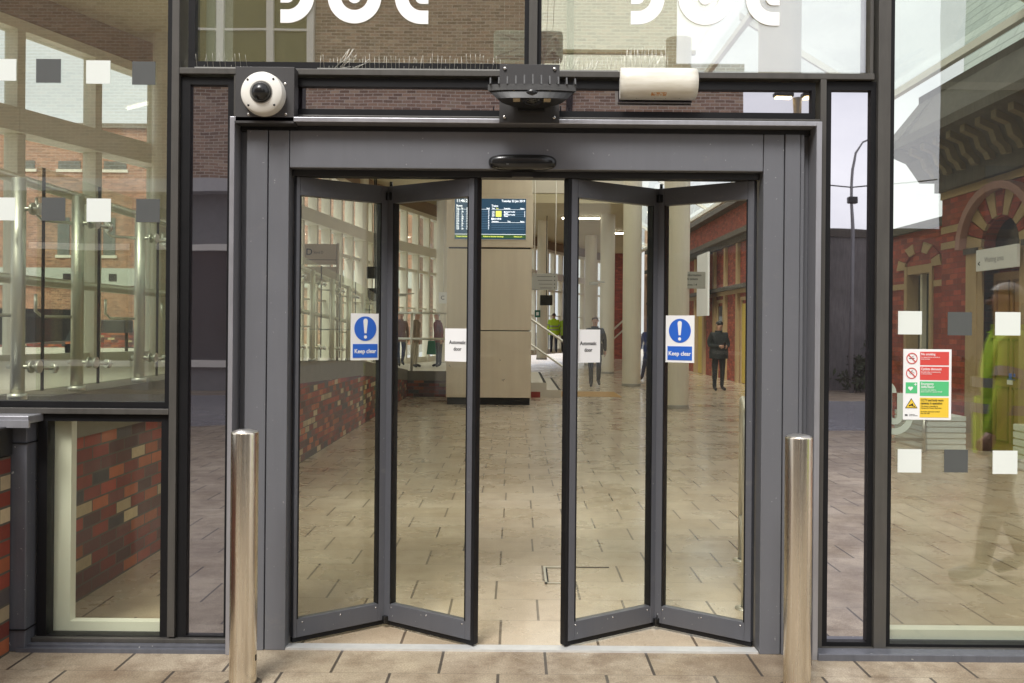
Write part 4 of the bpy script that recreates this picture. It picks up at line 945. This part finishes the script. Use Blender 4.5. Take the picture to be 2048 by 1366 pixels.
fn = MB().box(VX+.14, VX+.16, D(11.155), D(12.045), 2.5, 3.0).build('fanlight', m_windark, vb)
m_brk = mat('weathered bracket stone', (.17, .14, .085), .75, var=.3, scale=5)
# cornice: brackets, gutter slab, sloping slab, parapet
q = MB()
prf = [(0, 3.62), (-.10, 3.62), (-.12, 3.72), (-.22, 3.80), (-.30, 3.98), (-.55, 4.10), (-.62, 4.12), (-.62, 4.24), (-.50, 4.30), (-.12, 4.86), (-.12, 4.96), (.25, 4.96), (.25, 3.62)]
q.prism([(VX+a, D(6.0), z) for a, z in prf], (0, 0, 0), (0, 13.28-6.0, 0))
q.build('cornice', m_sootstone, vb)
# return of the cornice round the corner
q = MB(); q.prism([(VX-.62, D(13.2801)-a if False else D(13.2801), z) for a, z in ((0, 4.12),)]*1+[(VX-.62, D(13.2801), 4.24), (VX-.12, D(13.2801), 4.86), (VX-.12, D(13.2801), 4.96), (VX+6, D(13.2801), 4.96), (VX+6, D(13.2801), 3.7), (VX-.1, D(13.2801), 3.7), (VX-.3, D(13.2801), 3.98)], (0, 0, 0), (0, .5, 0)); q.build('cornice_return', m_sootstone, vb)
for k in range(19):
    y = D(6.2)+k*.38; q = MB()
    q.prism([(VX-.13, y, 3.66), (VX-.20, y, 3.66), (VX-.24, y, 3.74), (VX-.32, y, 3.80), (VX-.36, y, 3.93), (VX-.52, y, 4.0), (VX-.52, y, 4.09), (VX-.20, y, 4.09)], (0, 0, 0), (0, .12, 0)); q.build('bracket', m_brk, vb)
MB().box(VX-.105, VX-.0, D(6), D(13.27), 3.48, 3.6195).build('frieze', m_sootstone, vb)
MB().box(VX-.022, VX-.0, D(6), D(13.262), 3.38, 3.4799).build('moulding', m_stone, vb)
# slate roof above
n_ = N('pale wet slates'); sep = n_.new('SeparateXYZ'); n_.link(n_.obj(), sep.inputs[0])
r0, mm, _, _ = units(n_, sep.outputs['Y'], sep.outputs['Z'], .5, .17, .012, .014, .5)
c = n_.mix(r0, (.36, .42, .38), (.44, .5, .45)); c = n_.mix(mm, c, (.1, .12, .11)); n_.link(c, n_.p.inputs['Base Color']); n_.p.inputs['Roughness'].default_value = .4
q = MB(); q.prism([(VX+.3, D(5), 4.9), (VX+3.6, D(5), 11.0), (VX+3.6, D(20), 11.0), (VX+.3, D(13.3), 4.9)], (0, 0, 0), (0, 0, .06)); q.build('slate_roof', n_.m, vb)
# set back lower wing
WX = 6.2
wins = [(13.95, 14.95), (15.7, 16.7), (17.4, 18.4)]
sp_ = [(13.2501, 13.95), (14.95, 15.7), (16.7, 17.4), (18.4, 20.0)]
vwall(WX, sp_, 0, 2.55); vwall(WX, [(13.2501, 20)], 2.5501, 3.08)
MB().box(WX-.06, WX+.4, D(13.27), D(20), 3.081, 3.2).build('parapet', m_sootstone, vb)
for a, b in wins:
    f = MB().box(WX+.16, WX+.2, D(a), D(b), .1, 2.55).build('window', mat('dark green window', (.03, .045, .015), .15), vb)
    MB().box(WX-.03, WX+.18, D(a)+.001, D(a)+.10, 0, 2.5499).box(WX-.03, WX+.18, D(b)-.10, D(b)-.001, 0, 2.5499).box(WX-.02, WX+.16, D(a)+.101, D(b)-.101, 2.42, 2.549).build('stone_surround', m_stone, f)
    MB().box(WX+.08, WX+.155, D((a+b)/2+.12)-.03, D((a+b)/2+.12)+.03, .1, 2.418).build('mullion', m_cream, f)
for k in range(7):
    a0, a1 = 180*k/7+1, 180*(k+1)/7-1; q = MB()
    pts = [(WX-.03, D(14.45-r_*math.cos(R(aa))), 2.5+r_*.5*math.sin(R(aa))) for r_, aa in ((.5, a0), (.5, a1), (.8, a1), (.8, a0))]; q.prism(pts, (0, 0, 0), (.0295, 0, 0)); q.build('arch_stone', m_stone if k % 2 == 0 else m_brick_vic, vb)
q = MB()
for z in (2.2, ): 
    for a, b in sp_: q.box(WX-.012, WX, D(a), D(b), z, z+.09)
q.build('stone_band', m_stone, vb)
# far wing with yellow doors, deeper in the hall
fb = thing('station_wing', 'far red brick wing with buff pilasters and a yellow door behind the rightmost door leaf', 'building')
FX = 6.55
MB().box(FX, FX+1.1, D(20.01), D(45.9), 0, 5.2).build('wall', m_brick_vic, fb)
for z0, z1, o_ in ((2.62, 2.74, .10), (2.74, 2.86, .22), (4.1, 4.25, .15), (4.25, 4.4, .32), (5.201, 5.4, .3)): MB().box(FX-o_, FX-.0 if z0 < 5 else FX+1.15, D(20.01), D(45.8), z0, z1-.002).build('cornice', m_sootstone if z0 > 2.7 else m_stone, fb)
dd = 21.0; k = 0
while dd < 45:
    MB().box(FX-.09, FX-.0, D(dd), D(dd+.22), 0, 2.618).build('pilaster', m_stone, fb)
    MB().box(FX-.09, FX-.0, D(dd), D(dd+.22), 2.862, 4.098).build('pilaster', m_stone, fb)
    if k % 2 == 1:
        col = mat('yellow paint', (.55, .40, .03), .5) if k in (3, 7, 9) else m_windark
        w_ = MB().box(FX-.02, FX-.0, D(dd+.5), D(dd+1.25), .02 if k in (3, 7, 9) else .7, 2.3).build('door' if k in (3, 7, 9) else 'window', col, fb)
        MB().box(FX-.05, FX-.0, D(dd+.38), D(dd+.499), 0, 2.4).box(FX-.05, FX-.0, D(dd+1.251), D(dd+1.37), 0, 2.4).box(FX-.05, FX-.0, D(dd+.38), D(dd+1.37), 2.401, 2.5).build('surround', m_stone, w_)
    dd += 1.62; k += 1
t = thing('banner', 'tall white banner hanging on the far red brick wing', 'banner'); MB().box(FX-.42, FX-.36, D(30.1), D(31.9), 2.0, 4.05).build('cloth', m_paper, t); MB().tube([(FX-.39, D(31), 4.08), (FX+.1, D(31), 4.08)], .02).build('bracket', m_black, t)
# projecting shop sign over the brown door
t = thing('door_sign', 'white arrow sign with grey lettering over the brown door of the brick building', 'sign', (VX-.10, D(12.02), 2.30))
MB().box(-.02, .02, -.98, .0, 0, .27, bev=.003).build('panel', m_paper, t)
text('Waiting area', .10, mat('grey lettering', (.3, .3, .32), .6), t, (-.0215, -.22, .10), (R(90), 0, R(-90)), sx=.9); text('<', .1, m_ink, t, (-.0215, -.05, .06), (R(90), 0, R(-90)), bold=.003)
# white slatted bench boxes and low rail
def bench(label, x0, x1, d0, d1, h=.46):
    t = thing('slatted_bench', label, 'bench', (x0, D(d0), 0), 0, 'white slatted benches along the brick building'); L = d1-d0; w_ = x1-x0
    for k in range(6): MB().box(-.012, .012+w_, -.012, .012+L, .03+k*h/6.3, .03+k*h/6.3+h/8.2).build('slat', m_whitefilm, t)
    MB().box(.0, w_, .0, L, .0, h-.01).build('core', m_ramp, t)
bench('white slatted bench left of the brown door', 5.25, 5.72, 11.95, 12.95); bench('white slatted bench at the right edge of the photo', 5.56, 5.97, 8.9, 10.45, .52)
t = thing('low_rail', 'low steel rail and post near the pale green emblem on the right pane', 'rail', (5.18, D(11.9), 0))
MB().tube([(0, 0, 0), (0, 0, .50)], .022).build('post', m_rail, t); MB().tube([(-1.6, 0, .16), (0, 0, .16)], .022).tube([(-1.6, 0, .42), (0, 0, .42)], .010).build('rail', m_rail, t)

# ================================================================== outside left, beyond the window wall
ob = thing('office_building', 'orange brick office block with small windows beyond the left window wall', 'building')
OY = D(40)
MB().box(-46, -4.2, OY, OY+10, .8, 9.9).build('wall', m_brick_or, ob)
MB().box(-46, -4.1, OY-.12, OY-.0, 3.2, 3.95).build('band', mat('pale grey band', (.45, .47, .42), .6), ob)
MB().box(-46.1, -4.0, OY-.15, OY+10, 9.901, 10.1).build('parapet', m_coping, ob)
m_pwin = mat('pale blind window', (.12, .13, .11), .3, var=.4, scale=1)
i = 0
for x_ in [-21.5+1.95*k for k in range(9)]:
    i += 1
    for z0, z1, wd in ((8.15, 8.5, .95), (4.5, 6.1, .5)):
        if (i+int(z0)) % 4 == 0: continue
        w_ = MB().box(x_, x_+wd, OY-.03, OY-.0, z0, z1).build('window', m_pwin, ob)
        MB().box(x_-.08, x_+wd+.08, OY-.06, OY-.0, z0-.12, z0-.0005).build('sill', m_creamwall, w_)
    MB().box(x_+.3, x_+.62, OY-.15, OY-.121, 3.4, 3.7).build('vent', m_black, ob)
cb_ = thing('cream_block', 'cream clad rooftop block on the skyline above the slanted beam', 'building'); MB().box(-27, -22.2, D(62), D(66), 0, 14.6).build('wall', mat('cream cladding', (.6, .55, .4), .6), cb_)
q = MB()
for k in range(16): q.box(-27+.3*k, -26.95+.3*k, D(61.96), D(61.999), 6, 14.6)
q.build('cladding_ribs', m_coping, cb_); MB().box(-26.6, -25.4, D(61.7), D(61.95), 13.3, 14.1).build('vent', m_creamwall, cb_)
lo = thing('street_wall', 'low red brick wall outside beyond the left window wall', 'wall'); MB().box(-24, -9.5, D(30), D(30.3), .8, 1.35).build('wall', m_brickX, lo); MB().box(-24, -9.5, D(29.97), D(30.33), 1.351, 1.42).build('coping', m_coping, lo)
sb = thing('street_bench', 'dark seat on legs outside the left window wall', 'bench', (-6.7, D(12.9), .8))
q = MB(); q.prism([(-1.3, 0, .95), (.72, 0, .93), (.50, 0, .50), (-1.3, 0, .38)], (0, 0, 0), (0, .5, 0)); q.build('shell', m_black, sb)
for xx in (-.9, .42): MB().tube([(xx, .25, .45), (xx+.04, .25, 0)], .04).build('leg', m_black, sb)
t = thing('street_bench', 'dark grey flat bench behind the steel posts outside the left window wall', 'bench', (-8.0, D(17.4), .8)); MB().box(.0, .75, 0, .4, .58, .82, bev=.02).build('seat', m_plate, t)
for xx in (.05, .7): MB().tube([(xx, .2, 0), (xx, .2, .6)], .03).build('leg', m_black, t)

# ================================================================== street behind the camera (seen mirrored in the glass)
bb = thing('brick_street_building', 'long brown brick building across the street, mirrored in the upper panes', 'building')
BY = -17.5
MB().box(-40, 3.7, BY-9, BY, 4.92, 15).build('wall', m_brick_old, bb)
MB().box(3.701, 5.27, BY-7, BY-.0, 4.92, 7.75).build('wall', m_brick_old, bb)
MB().box(-40, 5.4, BY-8.9, BY+.25, 4.62, 4.9195).build('fascia', mat('pale fascia', (.5, .5, .5), .6), bb)
q = MB(); q.prism([(-40, BY-9.2, 15.001), (-40, BY+.4, 15.001), (-40, BY-4.5, 17.5)], (0, 0, 0), (43.8, 0, 0)); q.build('roof', m_sootstone, bb)
MB().box(-40, 5.3, BY-8.8, BY-.3, 0, 4.6195).build('ground_floor', mat('grey render', (.2, .2, .205), .5, var=.2), bb)
for k in range(15): MB().box(-39+3*k, -38.6+3*k, BY-.299, BY-.05, 0, 4.6).build('pilaster', mat('grey pilaster', (.28, .28, .285), .5), bb)
for k in range(14):
    if k % 3 == 2: w_ = MB().box(-38.2+3*k, -36.8+3*k, BY-.299, BY-.22, 0, 2.6).build('door', m_brownwood, bb); continue
    w_ = MB().box(-38.4+3*k, -36.2+3*k, BY-.299, BY-.25, .7, 3.3).build('window', m_shopglass, bb)
    MB().box(-38.5+3*k, -36.1+3*k, BY-.299, BY-.15, .55, .699).box(-38.5+3*k, -36.1+3*k, BY-.299, BY-.15, 3.301, 3.45).build('frame', m_white, w_)
st2 = MB().box(-7.7, -4.8, BY+.001, BY+.08, 7.5, 15).build('stair_window', mat('olive glass', (.16, .15, .05), .1, var=.3), bb)
for x_ in (-7.72, -7.0, -5.85, -4.9): MB().box(x_, x_+.16, BY+.02, BY+.2, 7.4, 15).build('mullion', m_white, st2)
for z in (8.4, 9.7): MB().box(-7.6, -4.8, BY+.03, BY+.15, z, z+.05).build('rail', m_white, st2)
for x_ in (-30, -25, -20, -15, -11.5, -.5):
    for z in (10.5,):
        w_ = MB().box(x_, x_+1.2, BY+.001, BY+.03, z, z+1.8).build('window', m_windark, bb); MB().box(x_-.1, x_+1.3, BY+.002, BY+.10, z-.12, z-.001).build('sill', m_white, w_)
MB().tube([(1.2, BY+.1, 4.95), (1.2, BY+.1, 15)], .08).build('downpipe', m_black, bb)
hg = thing('stone_wall', 'dark stone boundary wall across the road, mirrored in the right glass', 'wall'); MB().box(5.6, 30, -20.6, -20, 0, 4.0).build('wall', m_streetstone, hg); MB().box(5.5, 30, -20.65, -19.95, 4.001, 4.2).build('coping', m_sootstone, hg)
def leafy(name, label, cat, cx, cy_, cz, rx, ry, rz, n=2600, s=.16, trunk=True):
    t = thing(name, label, cat, (cx, cy_, 0)); vs, fs = [], []; rnd = random.Random(int(cx*10)); cl = [(rnd.gauss(0, .5), rnd.gauss(0, .5), rnd.gauss(0, .45)) for _ in range(26)]
    for _ in range(n):
        c_ = cl[rnd.randrange(26)]; p = Vector((c_[0]+rnd.gauss(0, .16), c_[1]+rnd.gauss(0, .16), c_[2]+rnd.gauss(0, .16))); p = Vector((p.x*rx, p.y*ry, cz+p.z*rz))
        if p.z < .05: continue
        a = Vector((rnd.gauss(0, 1), rnd.gauss(0, 1), rnd.gauss(0, 1))).normalized(); b = a.orthogonal().normalized(); k = s*rnd.uniform(.6, 1.3); i = len(vs)
        vs += [p-a*k, p+b*k*.4, p+a*k, p-b*k*.4]; fs.append((i, i+1, i+2, i+3))
    MB().add(vs, fs).build('crown', m_foliage, t)
    if trunk: MB().tube([(0, 0, 0), (.1, 0, cz*.6), (0, 0, cz)], [.16, .12, .05], 8).tube([(.05, 0, cz*.5), (rx*.4, .2, cz*.9)], [.08, .03], 6).tube([(.05, 0, cz*.55), (-rx*.4, .2, cz*.95)], [.07, .03], 6).build('trunk', m_bark, t)
for k, (x_, h) in enumerate(((8.9, .5), (11.6, .6))): leafy('street_shrub', ['low green shrub at the foot of the dark boundary wall by the lamp post', 'low green shrub at the foot of the dark boundary wall by the added dark block'][k], 'shrub', x_, -19.4, h, .7, .4, .6, n=700, s=.09, trunk=False)
db = thing('reflection_blocker', 'added dark block across the road, keeping sky reflection off the right pane', 'building'); q = MB(); q.prism([(11.3, -20.7, 0), (34, -20.7, 0), (34, -28, 0), (15.2, -28, 0)], (0, 0, 0), (0, 0, 13)); q.build('wall', m_sootstone, db); MB().box(11.3, 34, -20.699, -20.6, 8, 8.2).build('string_course', m_coping, db)  # unseen dark mass placed to block the sky reflection in the right pane
for x_ in (12.5, 15, 17.5, 20): MB().box(x_, x_+1, -20.7, -20.66, 4, 6).build('window', m_windark, db)
q = MB(); q.prism([(13.5, -27, 13.001), (13.5, -20.5, 13.001), (13.5, -24, 15)], (0, 0, 0), (20, 0, 0)); q.build('roof', m_sootstone, db)
m_lpost = mat('galvanised post', (.24, .24, .25), .5, .3)
t = thing('lamp_post', 'tall curved grey street lamp post across the road', 'street lamp', (8.45, -19.2, 0))
MB().tube([(0, 0, 0), (0, 0, 3), (0, 0, 5.6), (.06, 0, 6.0), (.25, 0, 6.3), (.6, 0, 6.45)], [.06, .05, .034, .03, .027, .022], 10).build('pole', m_lpost, t); MB().box(.45, .85, -.07, .07, 6.42, 6.50, bev=.02).build('lantern', m_plate, t); MB().box(-.1, .14, -.09, .09, 4.75, 4.92, bev=.03).build('equipment_box', m_black, t)
t = thing('twin_lamp', 'lit twin headed lamp across the road mirrored beside the portal corner', 'street lamp', (6.95, -18.9, 0)); MB().tube([(0, 0, 0), (0, 0, 7.35)], [.13, .1], 12).build('pole', m_coping, t)
for s in (-1, 1):
    MB().box(s*.1, s*.6, -.12, .12, 7.36, 7.46, bev=.02).build('head', m_black, t); MB().box(s*.15, s*.55, -.1, .1, 7.32, 7.3595).build('lens', emit('warm lamp', (1, .75, .35), 5), t)
MB().tube([(4.5, -19, 5.4), (7, -19, 5.25), (8.45, -19.2, 5.15), (10, -19.6, 5.35), (11.2, -20.6, 5.6)], .018, 6).build('overhead_cable', m_black); tag(bpy.data.objects['overhead_cable'], 'thin black overhead cable running from the lamp post to the added dark block', 'cable')
# ================================================================== people
m_skin = mat('skin', (.50, .29, .21), .5, var=.06); m_hair = mat('dark brown hair', (.04, .025, .018), .6, var=.2); m_greyhair = mat('grey hair', (.42, .4, .38), .6, var=.1)
m_navy = mat('dark green navy jacket', (.012, .016, .018), .7, var=.3, scale=10); m_trou = mat('black trousers', (.009, .009, .010), .75, var=.2); m_shoe = mat('black shoes', (.012, .011, .01), .35)
m_hiv = mat('yellow green hi-vis cloth', (.50, .74, .03), .6, var=.12, scale=6, bump=.1); m_refl = mat('grey reflective tape', (.35, .36, .36), .3, .2); m_jean = mat('blue grey trousers', (.05, .06, .09), .75, var=.2)
m_tanc = mat('tan coat', (.22, .16, .10), .8, var=.2); m_redc = mat('dark red coat', (.13, .02, .022), .8, var=.2); m_beige = mat('beige trousers', (.42, .37, .27), .8, var=.1); m_grn = mat('green carrier bag', (.02, .12, .07), .5); m_hib = mat('dark stubble', (.2, .12, .09), .6)
def skinmesh(verts, edges, radii, mats, classify, name, parent, sub=2):
    me = bpy.data.meshes.new(name); me.from_pydata(verts, edges, []); o = bpy.data.objects.new('tmp', me); C.objects.link(o)
    md = o.modifiers.new('s', 'SKIN'); md.use_smooth_shade = True
    for i, r_ in enumerate(radii):
        sv = me.skin_vertices[0].data[i]; sv.radius = r_ if isinstance(r_, tuple) else (r_, r_); sv.use_root = (i == 0)
    o.modifiers.new('u', 'SUBSURF').levels = sub
    bpy.context.view_layer.update(); dg = bpy.context.evaluated_depsgraph_get()
    m2 = bpy.data.meshes.new_from_object(o.evaluated_get(dg)); bpy.data.objects.remove(o); bpy.data.meshes.remove(me)
    mb = MB(); mb.v = [tuple(v.co) for v in m2.vertices]
    for p in m2.polygons: mb.f.append(list(p.vertices)); mb.m.append(classify(p.center)); mb.sm.append(True)
    bpy.data.meshes.remove(m2); return mb
def person(label, X, d, z0, H, rot, coat, trou, pose='stand', hair=m_hair, Y=None, coat_z=.84, hood=False, lean=0.0, stripes=False, bare=False, group=None, bulk=1.0):
    t = thing('person', label, 'person', (X, D(d) if Y is None else Y, z0), R(rot), group); k = H/1.75
    lg = {'stand': ((.0, .0), (.0, .0)), 'walk': ((-.10, -.30), (-.02, .22)), 'phone': ((-.02, .0), (.0, .03)), 'step': ((-.07, -.16), (.0, .13))}[pose]
    S = lambda x, y, z: Vector((x, y, z))
    ln = lambda v: Vector((v.x, v.y-lean*max(0, v.z-.95), v.z))
    J = {}; J['pel'] = S(0, 0, .93); J['wa'] = S(0, 0, 1.10); J['ch'] = S(0, .0, 1.30); J['nb'] = S(0, .01, 1.45)
    hd = -.05 if pose in ('phone', 'walk') else -.01
    J['n2'] = S(0, .0, 1.50); J['h1'] = S(0, hd*.8, 1.575); J['h2'] = S(0, hd, 1.65); J['h3'] = S(0, hd+.01, 1.705)
    for i, s in ((0, -1), (1, 1)):
        ky, ay = lg[i]; J['hip%d' % i] = S(s*.095, 0, .88); J['kn%d' % i] = S(s*.105, ky, .49 if ky > -.05 else .5); J['an%d' % i] = S(s*.11, ay, .085 if ay < .1 else .12); J['to%d' % i] = S(s*.13, ay-.17, .035 if ay < .1 else .04)
        J['sh%d' % i] = S(s*.185, .0, 1.40)
        if pose == 'phone': J['el%d' % i] = S(s*.25, .02, 1.13); J['wr%d' % i] = S(s*.085, -.25, 1.12)
        elif pose in ('walk', 'step'): J['el%d' % i] = S(s*.25, .06*(s), 1.13); J['wr%d' % i] = S(s*.26, -.04+.10*s, .88)
        else: J['el%d' % i] = S(s*.25, .02, 1.13); J['wr%d' % i] = S(s*.26, -.03, .88)
    for n_ in J: J[n_] = ln(J[n_])*k
    b = bulk
    rad = {'pel': (.165*b, .125*b), 'wa': (.155*b, .12*b), 'ch': (.18*b, .125*b), 'nb': (.10, .09), 'n2': (.056, .06), 'h1': (.066, .078), 'h2': (.076, .092), 'h3': (.058, .068)}
    for i in (0, 1): rad.update({'hip%d' % i: .095, 'kn%d' % i: .068, 'an%d' % i: .05, 'to%d' % i: (.042, .032), 'sh%d' % i: .072*b, 'el%d' % i: .056*b, 'wr%d' % i: .038})
    E = [('pel', 'wa'), ('wa', 'ch'), ('ch', 'nb'), ('nb', 'n2'), ('n2', 'h1'), ('h1', 'h2'), ('h2', 'h3')]
    for i in '01': E += [('pel', 'hip'+i), ('hip'+i, 'kn'+i), ('kn'+i, 'an'+i), ('an'+i, 'to'+i), ('ch', 'sh'+i), ('sh'+i, 'el'+i), ('el'+i, 'wr'+i)]
    names = list(J); idx = {n_: i for i, n_ in enumerate(names)}
    def cls(c):
        z = c.z/k
        arm = abs(c.x/k) > .19 and z > .8
        if z > 1.485: return 0
        if z > coat_z or arm: return 1
        return 3 if z < .105 else 2
    mb = skinmesh([J[n_] for n_ in names], [(idx[a], idx[b_]) for a, b_ in E], [tuple(v*k for v in r_) if isinstance(r_, tuple) else r_*k for r_ in (rad[n_] for n_ in names)], None, cls, 'body', t)
    hc = J['h2']
    mb.ball((hc.x, hc.y-.088*k, hc.z-.012*k), (.010*k, .015*k, .018*k), 0, 8)
    for s in (-1, 1):
        mb.ball((hc.x+s*.030*k, hc.y-.082*k, hc.z+.018*k), (.011*k, .008*k, .007*k), 3, 8); mb.ball((hc.x+s*.078*k, hc.y+.005*k, hc.z), (.012*k, .022*k, .03*k), 0, 8)
    mb.ball((hc.x, hc.y-.080*k, hc.z-.052*k), (.022*k, .008*k, .006*k), 3, 8)
    for i, s in ((0, -1), (1, 1)):                        # hands: palm, four fingers, thumb
        w_ = J['wr%d' % i]; dr_ = (w_-J['el%d' % i]).normalized(); side = Vector((0, 0, 1)) if pose == 'phone' else Vector((0, 1, 0)); side = (side-dr_*side.dot(dr_)).normalized(); nn = dr_.cross(side)*(-s)
        pal = w_+dr_*.055*k; mb.tube([w_-dr_*.01*k, w_+dr_*.03*k, w_+dr_*.085*k], [.028*k, .038*k, .034*k], 8, 0)
        for f in range(4):
            o_ = side*((f-1.5)*.018*k); l = (.062, .072, .068, .052)[f]*k; p0 = w_+dr_*.08*k+o_; mb.tube([p0, p0+dr_*l*.5, p0+dr_*l*.85+nn*l*.35], [.0095*k, .0085*k, .006*k], 6, 0)
        p0 = w_+dr_*.03*k-side*.028*k; mb.tube([p0, p0+dr_*.03*k-side*.02*k, p0+dr_*.06*k-side*.012*k+nn*.02*k], [.011*k, .010*k, .007*k], 6, 0)
    mset = set()                                         # soft cloth folds on coat and trousers
    for f_, mi_ in zip(mb.f, mb.m):
        if mi_ in (1, 2): mset.update(f_)
    for i_ in mset:
        v = Vector(mb.v[i_]); c0 = Vector((0, v.y*.2, v.z)); r0_ = (v-c0); r0_.z = 0
        if r0_.length < 1e-4: continue
        a_ = mnoise.noise(Vector((v.x*9+X, v.y*9, v.z*4.5)))*.016+mnoise.noise(Vector((v.x*20, v.y*20+X, v.z*13)))*.006
        v += r0_.normalized()*a_*k; mb.v[i_] = tuple(v)
    mb.build('body', [m_skin, coat, trou, m_shoe], t)
    q = MB(); bm = bmesh.new(); bmesh.ops.create_uvsphere(bm, u_segments=18, v_segments=12, radius=1)
    dele = [v for v in bm.verts if v.co.z < (-.35 if v.co.y > .1 else .28)]; bmesh.ops.delete(bm, geom=dele, context='VERTS')
    for v in bm.verts: v.co = Vector((hc.x+v.co.x*.086*k, hc.y+.012*k+v.co.y*.103*k, hc.z+.012*k+v.co.z*.095*k))
    q.bm(bm, 0, True)
    if not bare: q.build('hair', hair, t)
    # coat skirt and collar
    q = MB(); prof_ = [(1.0, coat_z-.05), (1.02, .95), (.97, 1.08)]; m_ = 24; vs = []
    for sc_, z in prof_:
        for a in range(m_): an = 2*math.pi*a/m_; p = ln(Vector((.185*b*sc_*math.cos(an), .145*b*sc_*math.sin(an), z)))*k; vs.append(p)
    q.add(vs, [(r_*m_+a, r_*m_+(a+1) % m_, (r_+1)*m_+(a+1) % m_, (r_+1)*m_+a) for r_ in range(2) for a in range(m_)], 0, True); q.build('coat_hem', coat, t)
    q = MB(); p0 = J['nb']; vs = []
    for sc_, z in ((.115, -.02), (.092, .035), (.098, .06)):
        for a in range(m_): an = 2*math.pi*a/m_; vs.append((p0.x+sc_*k*math.cos(an), p0.y+.005+sc_*k*math.sin(an), p0.z+z*k))
    q.add(vs, [(r_*m_+a, r_*m_+(a+1) % m_, (r_+1)*m_+(a+1) % m_, (r_+1)*m_+a) for r_ in range(2) for a in range(m_)], 0, True); q.build('collar', coat, t)
    if stripes:
        q = MB()
        for z in (1.02, 1.17):
            vs = []
            for dz in (-.028, .028):
                for a in range(m_): an = 2*math.pi*a/m_; p = ln(Vector((.19*b*math.cos(an), .152*b*math.sin(an), z+dz)))*k; vs.append(p)
            q.add(vs, [(a, (a+1) % m_, m_+(a+1) % m_, m_+a) for a in range(m_)], 0, True)
        for i in (0, 1):
            a_, b_ = J['sh%d' % i], J['el%d' % i]; q.tube([a_.lerp(b_, .55), a_.lerp(b_, .75)], .066*b*k, 14, 0, False)
        q.build('reflective_tape', m_refl, t)
    return t, J, k
t, J, k = person('man walking towards the door in a dark padded jacket and black trousers, head down', 2.12, 25.2, 0, 1.86, 0, m_navy, m_trou, 'walk', mat('short brown hair', (.10, .05, .03), .6), bulk=1.15)
t, J, k = person('man in a black hooded jacket standing looking at a phone behind the rightmost door leaf', 5.12, 23.7, 0, 1.76, 12, m_navy, m_trou, 'phone', bulk=1.3, coat_z=.86)
q = MB(); p = (J['wr0']+J['wr1'])/2+Vector((0, -.09, .02)); q.box(p.x-.035, p.x+.035, p.y-.02, p.y-.012, p.z-.05, p.z+.08, bev=.004); o = q.build('mobile_phone', m_blackgl); o.location = t.location; o.rotation_euler = t.rotation_euler; tag(o, 'small black phone held by the man in the black hooded jacket', 'phone')
q = MB(); c_ = J['h2']; q.ball((c_.x, c_.y+.015, c_.z+.035*k), (.088*k, .108*k, .072*k)); q.build('cap', m_black, t)
person('person in a bright yellow hi-vis jacket seen from behind right of the pillar', 1.70, 43*.98, .46, 1.78, 180, m_hiv, m_jean, 'stand', stripes=True, bulk=1.25)
person('person in a dark coat and yellow vest beside the one in the hi-vis jacket', 2.18, 42, .46, 1.74, 150, mat('yellow vest cloth', (.3, .45, .03), .7), m_trou, 'stand')
t, J, k = person('grey haired person in a tan coat and beige trousers left of the steel clad pillar', -2.72, 25.2, .46, 1.48, 70, m_tanc, m_beige, 'stand', m_greyhair, lean=.12)
person('person in blue trousers standing behind the one in the tan coat', -3.22, 26.2, .46, 1.50, 20, m_hib, m_jean, 'walk', lean=.05)
t, J, k = person('person in a dark red coat partly hidden by the left edge of the pillar', -2.10, 25.6, .46, 1.48, -60, m_redc, m_trou, 'stand', m_greyhair, lean=.12)
q = MB(); q.prism([(-.12, -.08, .35), (.14, -.08, .35), (.10, -.08, .72), (-.08, -.08, .72)], (0, 0, 0), (0, .16, 0)); o = q.build('carrier_bag', m_grn); o.location = (-2.28, D(25.3), .46); tag(o, 'green carrier bag held by the person in the dark red coat', 'bag')
person('large person in a yellow green hi-vis jacket mirrored faintly in the right pane', 3.0, 0, 0, 1.82, -75, m_hiv, mat('brown work trousers', (.16, .11, .07), .8), 'step', m_greyhair, Y=-1.28, stripes=True, bulk=1.22, coat_z=.80)
person('blurred person in dark blue behind the large cream column and third door leaf', 4.05, 28.5, 0, 1.74, -30, mat('dark blue coat', (.02, .025, .09), .7), mat('navy trousers', (.02, .022, .05), .7), 'walk')
